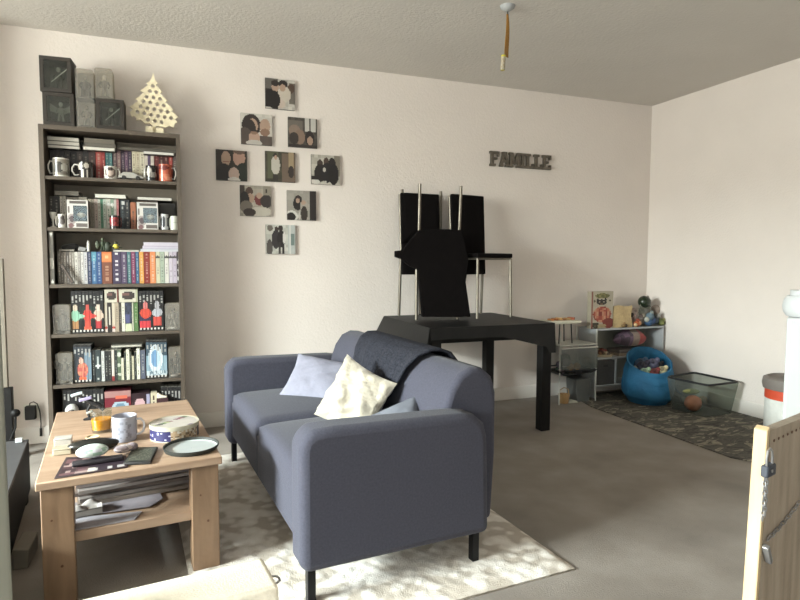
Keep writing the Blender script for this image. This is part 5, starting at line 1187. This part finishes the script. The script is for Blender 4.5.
# ================================================================ toy corner
UY = 3.93; UX0, UX1 = 3.245, 3.985
u_ = thing('toy_shelf', 'low white open shelf unit in the right-hand corner', 'shelf unit', (UX0, UY, .0075))
def up(name, x0, x1, y0, y1, z0, z1, m='white_paint'): return MB().box(x0, x1, y0, y1, z0, z1).build(name, m, u_, bevel=.0015)
W2 = UX1 - UX0; D2 = .215
up('top_board', 0, W2, 0, D2, .572, .587); up('side_panel', 0, .016, 0, D2, 0, .571); up('side_panel', W2 - .016, W2, 0, D2, 0, .571)
up('shelf_board', .0165, W2 - .0165, 0, D2, .325, .34); up('shelf_board', .0165, W2 - .0165, 0, D2, .095, .108); up('divider', .215, .229, 0, D2, .1085, .3245); up('back_panel', .0165, W2 - .0165, D2 - .006, D2, .1085, .5715, 'post_grey')
ZT = .0075 + .5875
def at_u(px, py): return ony(px, py, UY + .03)
b = MB((62, 60, 58)); b.box(0, .19, 0, .18, 0, .205); b.box(.07, .12, -.003, 0, .15, .17, (46, 44, 44))
tag(b.build('fabric_box', 'cloth', None, loc=(UX0 + .02, UY + .006, .0075 + .109), bevel=.006), 'dark grey fabric storage box in the lower left cubby of the white unit', 'box')
# board game box with a bear
g = ony(591, 326, UY + .02); g2 = ony(612.5, 326, UY + .02); gt_ = ony(600, 291.5, UY + .02).z
w_ = g2.x - g.x; h = gt_ - ZT
pf = layers(mottled((190, 180, 160), .03, 3, 10), [('e', .5, .88, .34, .07, lambda u, w: (110, 106, 62) if hsh(int(u * 20), int(w * 40)) > .4 else (150, 142, 90)), ('e', .46, .71, .24, .075, (44, 34, 30)), ('e', .28, .77, .06, .04, (44, 34, 30)), ('e', .64, .77, .06, .04, (44, 34, 30)), ('e', .36, .72, .03, .015, (200, 190, 170)), ('e', .56, .72, .03, .015, (200, 190, 170)), ('e', .46, .66, .08, .025, (110, 84, 60)),
    ('e', .14, .74, .05, .03, (110, 96, 80)), ('e', .86, .75, .06, .02, (110, 96, 80)), ('e', .5, .38, .42, .22, lambda u, w: [(166, 76, 60), (196, 120, 92), (140, 56, 46), (206, 150, 120)][int(hsh(int(u * 12), int(w * 18)) * 4)]), ('e', .8, .14, .26, .14, (130, 52, 40)), ('e', .2, .10, .18, .07, (70, 64, 50)), ('e', .5, .07, .2, .05, (180, 160, 120)), ('r', 0, 0, .05, 1, (150, 96, 84))])
b = MB((176, 166, 146)); b.front(0, w_, 0, h, 0, 30, 44, pf); b.box(0, w_, .0004, .055, 0, h)
tag(b.build('board_game', 'print', None, loc=(g.x, UY + .02, ZT + .0006)), 'cream board game box with a dark bear face and red pattern on the white unit', 'board game')
# wooden blocks bag
g = ony(613.2, 326, UY + .02); g2 = ony(632, 326, UY + .02); gt_ = ony(622, 306, UY + .02).z
w_ = g2.x - g.x; h = gt_ - ZT
b = MB((178, 154, 112)); b.grid(10, 10, lambda u, w: (w_ * u * (1 - .04 * w) + .004 * math.sin(9 * w), .006 * math.sin(6 * u + 4 * w), h * w * (1 + .04 * math.sin(7 * u))), None)
b.box(.002, w_ * .97, .008, .09, 0, h * .97)
tag(b.build('paper_bag', 'cloth', None, loc=(g.x, UY + .02, ZT + .0006)), 'tan paper bag standing right of the board game box', 'bag')
def blob(name, items, px, py, Y, zbase, label, cat='toy', m='matte', group=None):
    q = ony(px, py, Y); b = MB()
    K_ = 1.22
    for (x, y, z, rx, ry, rz, c) in items: b.ell((x * K_, y * K_, z * K_), (rx * K_, ry * K_, rz * K_), c, 14, 9)
    return tag(b.build(name, m, None, loc=(q.x, Y, zbase), sharp=180), label, cat, group)
Z0 = ZT + .0008
blob('small_toy', [(0, 0, .012, .016, .014, .012, (120, 96, 60)), (.02, 0, .012, .012, .012, .012, (70, 54, 40)), (.006, 0, .028, .01, .01, .01, (150, 120, 80))], 623.5, 324, UY + .008, Z0, 'tiny brown toy in front of the tan paper bag')
# toy castle cluster: each a toy
x_ = ony(646, 325, 4.0).x
t = thing('toy_helmet', 'dark green glossy ball in a grey ribbed ring at the top of the toy heap', 'toy', (x_ - .015, 4.0, Z0 + .150))
b = MB(); b.ell((-.012, 0, .060), (.055, .052, .054), (36, 48, 32), 18, 12); b.build('visor', 'gloss', t)
b = MB((120, 120, 108));
for k in range(5):
    b.tube([(-.012 + (.055 + .003 * k) * math.cos(a), -.01 + .0 * k, .035 - .016 * k + .035 * math.sin(a) * (.8 if k == 0 else .35)) for a in [i * PI / 8 + PI for i in range(9)]], .007, 6)
b.tube([(.035, -.01, .03), (.05, 0, .07), (.02, 0, .108)], .010, 8, (150, 142, 126)); b.build('ribbed_ring', 'matte', t)
b = MB((96, 92, 84)); b.lathe([(.07, 0), (.078, .03), (.06, .06), (.045, .09), (.05, .149)], (0, 0, 0), 18); b.build('drum_base', 'matte', None, loc=(x_, 4.02, Z0)); o = bpy.context.scene.objects['drum_base']; o.name = 'toy_drum'; tag(o, 'grey ridged drum toy under the dark green ball', 'toy')
blob('plush_toy', [(0, 0, .03, .034, .03, .03, (54, 84, 118)), (.0, -.01, .072, .030, .028, .028, (92, 112, 124)), (-.03, -.012, .05, .018, .016, .02, (176, 176, 166)), (.03, -.008, .04, .02, .02, .03, (44, 66, 104)), (.008, -.02, .10, .014, .012, .016, (120, 128, 124))], 648.5, 327, 3.955, Z0, 'blue and white plush toy in the toy heap on the white unit')
blob('plush_toy', [(0, 0, .022, .026, .022, .022, (112, 116, 66)), (.016, 0, .040, .016, .014, .014, (140, 138, 90)), (-.014, -.006, .04, .012, .012, .012, (96, 104, 60)), (.006, -.016, .024, .008, .006, .008, (50, 44, 36))], 661.5, 327, 3.955, Z0, 'small olive green plush toy at the right end of the toy heap')
blob('plush_toy', [(0, 0, .02, .022, .02, .02, (176, 96, 56)), (.02, 0, .024, .018, .018, .018, (206, 150, 110)), (-.016, -.008, .014, .014, .012, .014, (196, 170, 130)), (.006, -.004, .046, .014, .014, .014, (130, 56, 36))], 636.5, 327, 3.952, Z0, 'orange-brown little plush at the left of the toy heap')
blob('toy_ball', [(0, 0, .04, .036, .034, .036, (156, 142, 132)), (0, 0, .004, .02, .02, .004, (90, 84, 78))], 655.5, 310, 4.045, Z0 + .085, 'grey-pink ball near the top right of the toy heap')
blob('toy_block', [(0, 0, .042, .035, .03, .042, (86, 90, 84)), (.01, 0, .02, .04, .034, .02, (96, 104, 96))], 656, 320, 4.05, Z0, 'grey-green lump of toy under the grey-pink ball')
blob('toy_tube', [(0, 0, .05, .018, .016, .05, (150, 130, 124)), (-.008, 0, .11, .024, .022, .024, (176, 160, 152)), (-.008, -.016, .112, .012, .008, .012, (110, 96, 88)), (-.026, 0, .08, .014, .012, .016, (54, 44, 40))], 634.5, 318, 4.0, Z0, 'pinkish grey tube toy with a round head left of the green ball')
blob('toy_ring', [(0, 0, .03, .026, .022, .03, (112, 106, 100)), (.012, -.01, .06, .018, .014, .014, (136, 126, 112)), (-.012, -.008, .055, .014, .012, .014, (84, 70, 66))], 641.5, 320, 3.985, Z0 + .02, 'grey-brown lumpy toy between the orange plush and the blue plush', 'toy')
blob('plush_toy', [(0, 0, .03, .026, .022, .03, (84, 96, 108)), (.01, -.012, .062, .018, .016, .018, (150, 150, 146))], 655.5, 322, 3.975, Z0 + .012, 'slate plush with a pale head between the blue and the olive plush', 'toy')
blob('toy_cube', [(0, 0, .014, .016, .014, .014, (70, 60, 44)), (.02, .0, .012, .014, .012, .012, (160, 150, 120))], 595.5, 326, UY + .006, Z0, 'tiny dark toy at the foot of the board game box')
# middle shelf: tray with bits, tulle bag
ZM = .0075 + .3405
t = thing('toy_tray', 'round cream tray heaped with little toys on the middle board of the white unit', 'tray', (UX0 + .14, UY + .105, ZM + .0004))
MB((196, 180, 150)).lathe([(.001, 0), (.098, 0), (.108, .022), (.104, .022), (.096, .004), (.001, .004)], (0, 0, 0), 28, caps=False).build('dish', 'matte', t)
rd = random.Random(4)
for k in range(24):
    a = rd.uniform(0, 6.28); rr = .075 * rd.random() ** .5; c = rd.choice([(110, 60, 44), (150, 110, 80), (70, 44, 38), (176, 156, 130), (96, 84, 74), (140, 70, 60)])
    o = MB(c).ell((0, 0, 0), (rd.uniform(.016, .026), rd.uniform(.014, .022), rd.uniform(.013, .021)), c, 8, 6).build('small_toy', 'matte', None, loc=(UX0 + .14 + rr * math.cos(a), UY + .105 + rr * math.sin(a), ZM + .022 + .055 * (1 - rr / .09) * rd.random()), sharp=180)
    nm = {110: 'rust brown', 150: 'tan', 70: 'dark brown', 176: 'cream', 96: 'grey', 140: 'brick red'}[c[0]]
    tag(o, nm + ' little toy heaped in the cream tray of the white unit', 'toy', nm + ' little toys in the cream tray')
b = MB()
def bag(u, w):
    a = 2 * PI * u; r0 = (math.sin(PI * min(1, w * 1.0)) ** .6) * .075
    return (.0 + .36 * w, r0 * math.cos(a) * 1.1, .088 + r0 * math.sin(a) * (1 + .15 * math.sin(5 * a)) + .02 * math.sin(3 * w))
def bagc(u, w): return (156, 60, 54) if w > .62 else ((96, 74, 90) if hsh(int(u * 9), int(w * 9)) > .4 else (66, 52, 62)) if w < .4 else (130, 112, 100)
b.grid(24, 24, bag, bagc)
tag(b.build('tulle_bag', 'cloth', None, loc=(UX0 + .27, UY + .10, ZM + .038), sharp=180), 'purple and red tulle bundle lying on a board game inside the white unit', 'bag')
b = MB((140, 126, 110)); b.box(0, .40, 0, .17, 0, .022); b.box(.01, .39, .005, .165, .0225, .05, (104, 96, 92))
tag(b.build('game_box', 'matte', None, loc=(UX0 + .265, UY + .02, ZM + .0004), bevel=.001), 'flat tan and grey game boxes lying under the tulle bundle', 'box')

# wire rack left of the unit
RX0, RX1, RY0, RY1 = 2.84, 3.21, 3.86, 4.13
k_ = thing('wire_rack', 'small white wire rack with net trays between the black table and the white unit', 'rack', (RX0, RY0, 0))
WX = RX1 - RX0; WY = RY1 - RY0
for (x, y) in ((.006, .006), (WX - .006, .006), (.006, WY - .006), (WX - .006, WY - .006)):
    MB((206, 204, 196)).tube([(x, y, 0), (x, y, .60)], .005, 8).build('post', 'matte', k_)
for z in (.485,):
    MB((196, 196, 188)).box(0, WX, 0, WY, z - .012, z).build('shelf', 'matte', k_, bevel=.003)
b = MB((30, 30, 32)); b.grid(14, 8, lambda u, v: (.005 + (WX - .01) * u, .002 + (WY - .004) * v, .262 - .055 * math.sin(PI * u) ** .7 * math.sin(PI * (.12 + .76 * v))), None, (34, 36, 36)); b.build('net_tray', 'matte', k_, solid=.008)
b = MB((32, 32, 34)); b.tube([(0, 0, .27), (WX, 0, .27), (WX, WY, .27), (0, WY, .27), (0, 0, .27)], .006, 6); b.build('tray_rim', 'matte', k_)
b = MB((206, 206, 198)); b.tube([(.0, -.004, .475), (.06, -.004, .42), (.12, -.004, .475)], .005, 6); b.build('hook', 'matte', k_)
t = thing('toy_stool', 'tiny white-topped stool with black legs standing on the wire rack', 'stool', (2.955, 4.0, .4858))
for (x, y) in ((-.07, -.06), (.06, -.06), (-.06, .06), (.07, .06)):
    MB((30, 28, 28)).tube([(x, y, 0), (x * .85, y * .9, .163)], .005, 8).build('leg', 'matte', t)
MB((216, 210, 190)).box(-.15, .125, -.09, .09, .1635, .188).build('top', 'matte', t, bevel=.005)
for k in range(6):
    c = [(196, 130, 70), (176, 110, 60), (206, 160, 100), (150, 96, 56), (190, 150, 96), (170, 90, 60)][k]
    x = -.11 + .04 * k
    nm = ['amber', 'chestnut', 'honey', 'walnut brown', 'straw', 'russet'][k]
    tag(MB(c).box(-.012, .012, -.03, .03, 0, .012 + .004 * (k % 3)).build('wooden_bar', 'matte', None, loc=(2.955 + x, 4.0, .4858 + .1886), rot=(0, 0, .25 * (k % 3)), bevel=.002), nm + ' wooden toy bar lying on the tiny white stool', 'toy')
for (x, y, z, r, c, lab) in ((.07, .08, .217, .030, (150, 130, 146), 'mauve soft ball at the left of the black net tray'), (.145, .055, .262, .030, (214, 140, 50), 'left orange toy ball in the black net tray'), (.212, .055, .262, .030, (206, 146, 66), 'right orange toy ball in the black net tray'), (.27, .11, .215, .034, (96, 92, 96), 'grey toy ball right of the orange ones in the net tray'), (.11, .15, .214, .036, (60, 84, 76), 'dark teal toy ball at the back of the net tray'), (.22, .16, .211, .036, (120, 110, 104), 'brown-grey toy ball at the back of the net tray')):
    o = MB(c).ell((0, 0, r), (r, r, r), c, 14, 10).build('toy_ball', 'matte', None, loc=(RX0 + x, RY0 + y, z + .004), sharp=180); tag(o, lab, 'toy')
for (px, r, h, c, lab) in ((600 - 22, .0, 0, 0, ''),): pass
o = MB((200, 192, 180)).ell((0, 0, .026), (.022, .02, .026), (204, 196, 184), 12, 8).build('plush_toy', 'matte', None, loc=(RX0 + .25, RY0 + .10, .292), sharp=180); tag(o, 'whitish small plush on top of the grey ball in the net tray', 'toy')
MB_ = MB((92, 94, 92)); q = onz(582, 402); MB_.prism([(-.06, 0), (.06, 0), (.075, .19), (-.075, .19)], 0, .14, axis='y')
tag(MB_.build('grey_tub', 'matte', None, loc=(3.10, 3.885, .001), bevel=.006), 'tapered grey plastic tub on the floor under the net tray', 'tub')
t = thing('basket', 'little tan wicker basket on the floor under the wire rack', 'basket', (2.925, 3.91, .001))
def wk(u, w): return (172, 138, 92) if (int(u * 22) + int(w * 8)) % 2 else (140, 106, 66)
b = MB(); b.grid(44, 8, lambda u, w: ((.036 + .012 * w) * math.cos(2 * PI * u), (.034 + .012 * w) * math.sin(2 * PI * u), .075 * w), wk); b.lathe([(.036, 0), (.036, .002)], (0, 0, 0), 22, (140, 106, 66)); b.build('bowl', 'cloth', t)
MB((160, 128, 84)).tube([(-.047, 0, .072), (-.04, 0, .11), (0, 0, .128), (.04, 0, .11), (.047, 0, .072)], .004, 6).build('handle', 'cloth', t)
q = onz(567, 400); b = MB((196, 194, 180)); b.prism([(-.045, 0), (.045, 0), (.04, .014), (0, .026), (-.03, .02)], 0, .04, axis='y')
tag(b.build('toy_shoe', 'matte', None, loc=(3.005 - .012, 3.875, .001), bevel=.004), 'small white toy on the floor between the basket and the grey tub', 'toy')

t = thing('clear_bin', 'cloudy clear plastic bin edge around the toys of the net tray', 'bin', (RX0 + .008, RY0 - .012, 0))
b = MB((150, 154, 150)); b.box(.0, WX - .016, 0, .003, .285, .455); b.build('front_wall', 'bin_clear', t)
b = MB((206, 204, 196)); b.box(-.002, WX - .014, -.004, .006, .455, .465); b.build('rim', 'matte', t)
for (x, y, z, r, c, lab) in ((.035, .05, .292, .030, (96, 88, 104), 'violet-grey soft ball at the top left of the wire rack toys'), (.10, .05, .300, .034, (150, 140, 146), 'pale mauve soft ball near the top left of the wire rack toys'), (.30, .05, .295, .040, (132, 120, 122), 'pinkish grey soft ball at the right of the wire rack toys'), (.17, .16, .30, .045, (58, 84, 78), 'big dark teal soft ball behind the orange ones in the wire rack')):
    o = MB(c).ell((0, 0, r), (r, r, r), c, 14, 10).build('toy_ball', 'cloth', None, loc=(RX0 + x, RY0 + y, z), sharp=180); tag(o, lab, 'toy')
# blue sack
BCX, BCY = 3.60, 3.70
s_ = thing('storage_sack', 'bright blue open fabric sack full of toys on the play mat', 'sack', (BCX, BCY, .0075))
def rimz(a):      # a=angle, camera side is around 225-250 degrees
    d = math.cos(a - math.radians(65))
    return .345 + .085 * d
def sack(u, w, inner=False):
    a = 2 * PI * u; R0 = .185 + .022 * math.sin(PI * min(1, w * 1.2)) - .01 * w
    R0 *= (.80 + .2 * min(1, w * 5)) * (1 + .025 * math.sin(3 * a + 5 * w) + .015 * math.sin(9 * a))
    if inner: R0 -= .012
    return (R0 * math.cos(a), R0 * math.sin(a), rimz(a) * w if not inner else rimz(a) * (.45 + .55 * w))
b = MB(); b.grid(60, 20, lambda u, w: sack(u, w)); b.grid(60, 10, lambda u, w: sack(1 - u, w, True))
b.grid(60, 1, lambda u, w: Vector(sack(u, 1)).lerp(Vector(sack(u, 1, True)), w))
b.lathe([(.15, .0), (.15, .003)], (0, 0, 0), 40); b.build('bag', 'blue', s_, sharp=60)
b = MB(); b.lathe([(.165, .15), (.165, .154)], (0, 0, 0), 30, (30, 80, 110)); b.build('inner_floor', 'blue', s_)
b = MB(); b.grid(12, 12, lambda u, w: (.165 + .10 * w, -.14 + .22 * u - .03 * w, .005 + (.29 - .20 * w) * (.3 + .7 * u) * (1 + .06 * math.sin(11 * u + 4 * w))), None, (90, 150, 190)); b.build('flap', 'blue', s_, solid=.006)
SZ = .0075 + .154
heap_ = [(-.10, -.06, .05, .045, (150, 176, 150), 'mint green plush at the left of the blue sack'), (-.03, -.09, .055, .042, (120, 52, 52), 'dark red toy at the front of the blue sack'), (.05, -.09, .06, .045, (196, 186, 150), 'cream plush at the front right of the blue sack'), (-.05, .02, .07, .055, (46, 44, 60), 'black-violet toy in the middle of the blue sack'),
         (.04, .0, .10, .05, (92, 92, 116), 'grey-violet toy on top of the blue sack heap'), (.10, .0, .085, .042, (34, 32, 36), 'black toy at the right of the blue sack'), (.0, .09, .08, .055, (70, 88, 110), 'slate blue toy at the back of the blue sack'), (-.09, .05, .05, .045, (180, 190, 176), 'pale green plush behind the mint one in the blue sack')]
for (x, y, z, r, c, lab) in heap_:
    b = MB(c); b.ell((0, 0, r), (r, r * .9, r), c, 12, 9); b.ell((r * .6, -r * .3, r * 1.75), (r * .45, r * .4, r * .45), tuple(min(255, k * 1.15) for k in c), 10, 7); b.ell((-r * .5, -r * .5, r * 1.6), (r * .35, r * .35, r * .4), tuple(k * .75 for k in c), 10, 7)
    tag(b.build('plush_toy', 'matte', None, loc=(BCX + x, BCY + y, SZ + z), sharp=180), lab, 'toy')

# net basket with black rim
RZ_ = .255
rim = [onz(667, 377, RZ_), onz(708, 385.5, RZ_), onz(739, 382, RZ_), onz(694, 372.5, RZ_)]
rim = [Vector((min(p.x, 3.985), p.y, p.z)) for p in rim]
cc = sum(rim, Vector()) / 4
t = thing('net_basket', 'square pop-up net basket with a black rim beside the blue sack', 'basket', (cc.x, cc.y, .0075))
L = [Vector((p.x - cc.x, p.y - cc.y, RZ_ - .0075)) for p in rim]
path = []
for i in range(4):
    p, q = L[i], L[(i + 1) % 4]; pv = L[i - 1]
    a = p + (pv - p) * .12; c = p + (q - p) * .12
    for k in range(5): 
        f_ = k / 4; path.append((a.lerp(p, f_)).lerp(p.lerp(c, f_), f_))
path.append(path[0]); path.append(path[1])
MB((22, 22, 24)).tube(path, .0085, 8).build('rim', 'matte', t)
bot = [Vector((v.x * .82, v.y * .82, .002)) for v in L]
b = MB((60, 70, 62))
for i in range(4):
    p, q, r0, r1 = bot[i], bot[(i + 1) % 4], L[i], L[(i + 1) % 4]
    b.grid(6, 6, lambda u, w: (p.lerp(q, u)).lerp(r0.lerp(r1, u), w))
b.build('net_wall', 'net', t)
b = MB((40, 46, 44)); b.prism([(v.x, v.y) for v in bot], 0, .0018, axis='z'); b.build('base_cloth', 'cloth', t)
q = onz(692, 404, .05)
for (px, py, z, r, c, lab) in ((693, 403, .0, .062, (206, 120, 76), 'orange ball inside the net basket'), (703, 400, .0, .035, (196, 160, 110), 'tan ball right of the orange one in the net basket'), (684, 399, .0, .03, (140, 132, 120), 'grey ball left of the orange one in the net basket')):
    p = onz(px, py, r + .012); p = cc + (Vector((p.x, p.y, 0)) - Vector((cc.x, cc.y, 0))) * 1.0
    o = MB(c).ell((0, 0, r), (r, r, r), c, 18, 12).build('toy_ball', 'matte', None, loc=(p.x, p.y, .0075 + .0035), sharp=180); tag(o, lab, 'toy')
    if r > .05: top_ = p
b = MB((120, 126, 60)); b.ell((0, 0, .022), (.07, .05, .022), (112, 120, 58), 16, 9); b.ell((-.045, -.01, .03), (.05, .02, .012), (206, 196, 96), 12, 8)
tag(b.build('plush_toy', 'matte', None, loc=(top_.x + .01, top_.y + .03, .011 + .1245), sharp=180), 'olive and yellow soft toy lying on the orange ball in the net basket', 'toy')
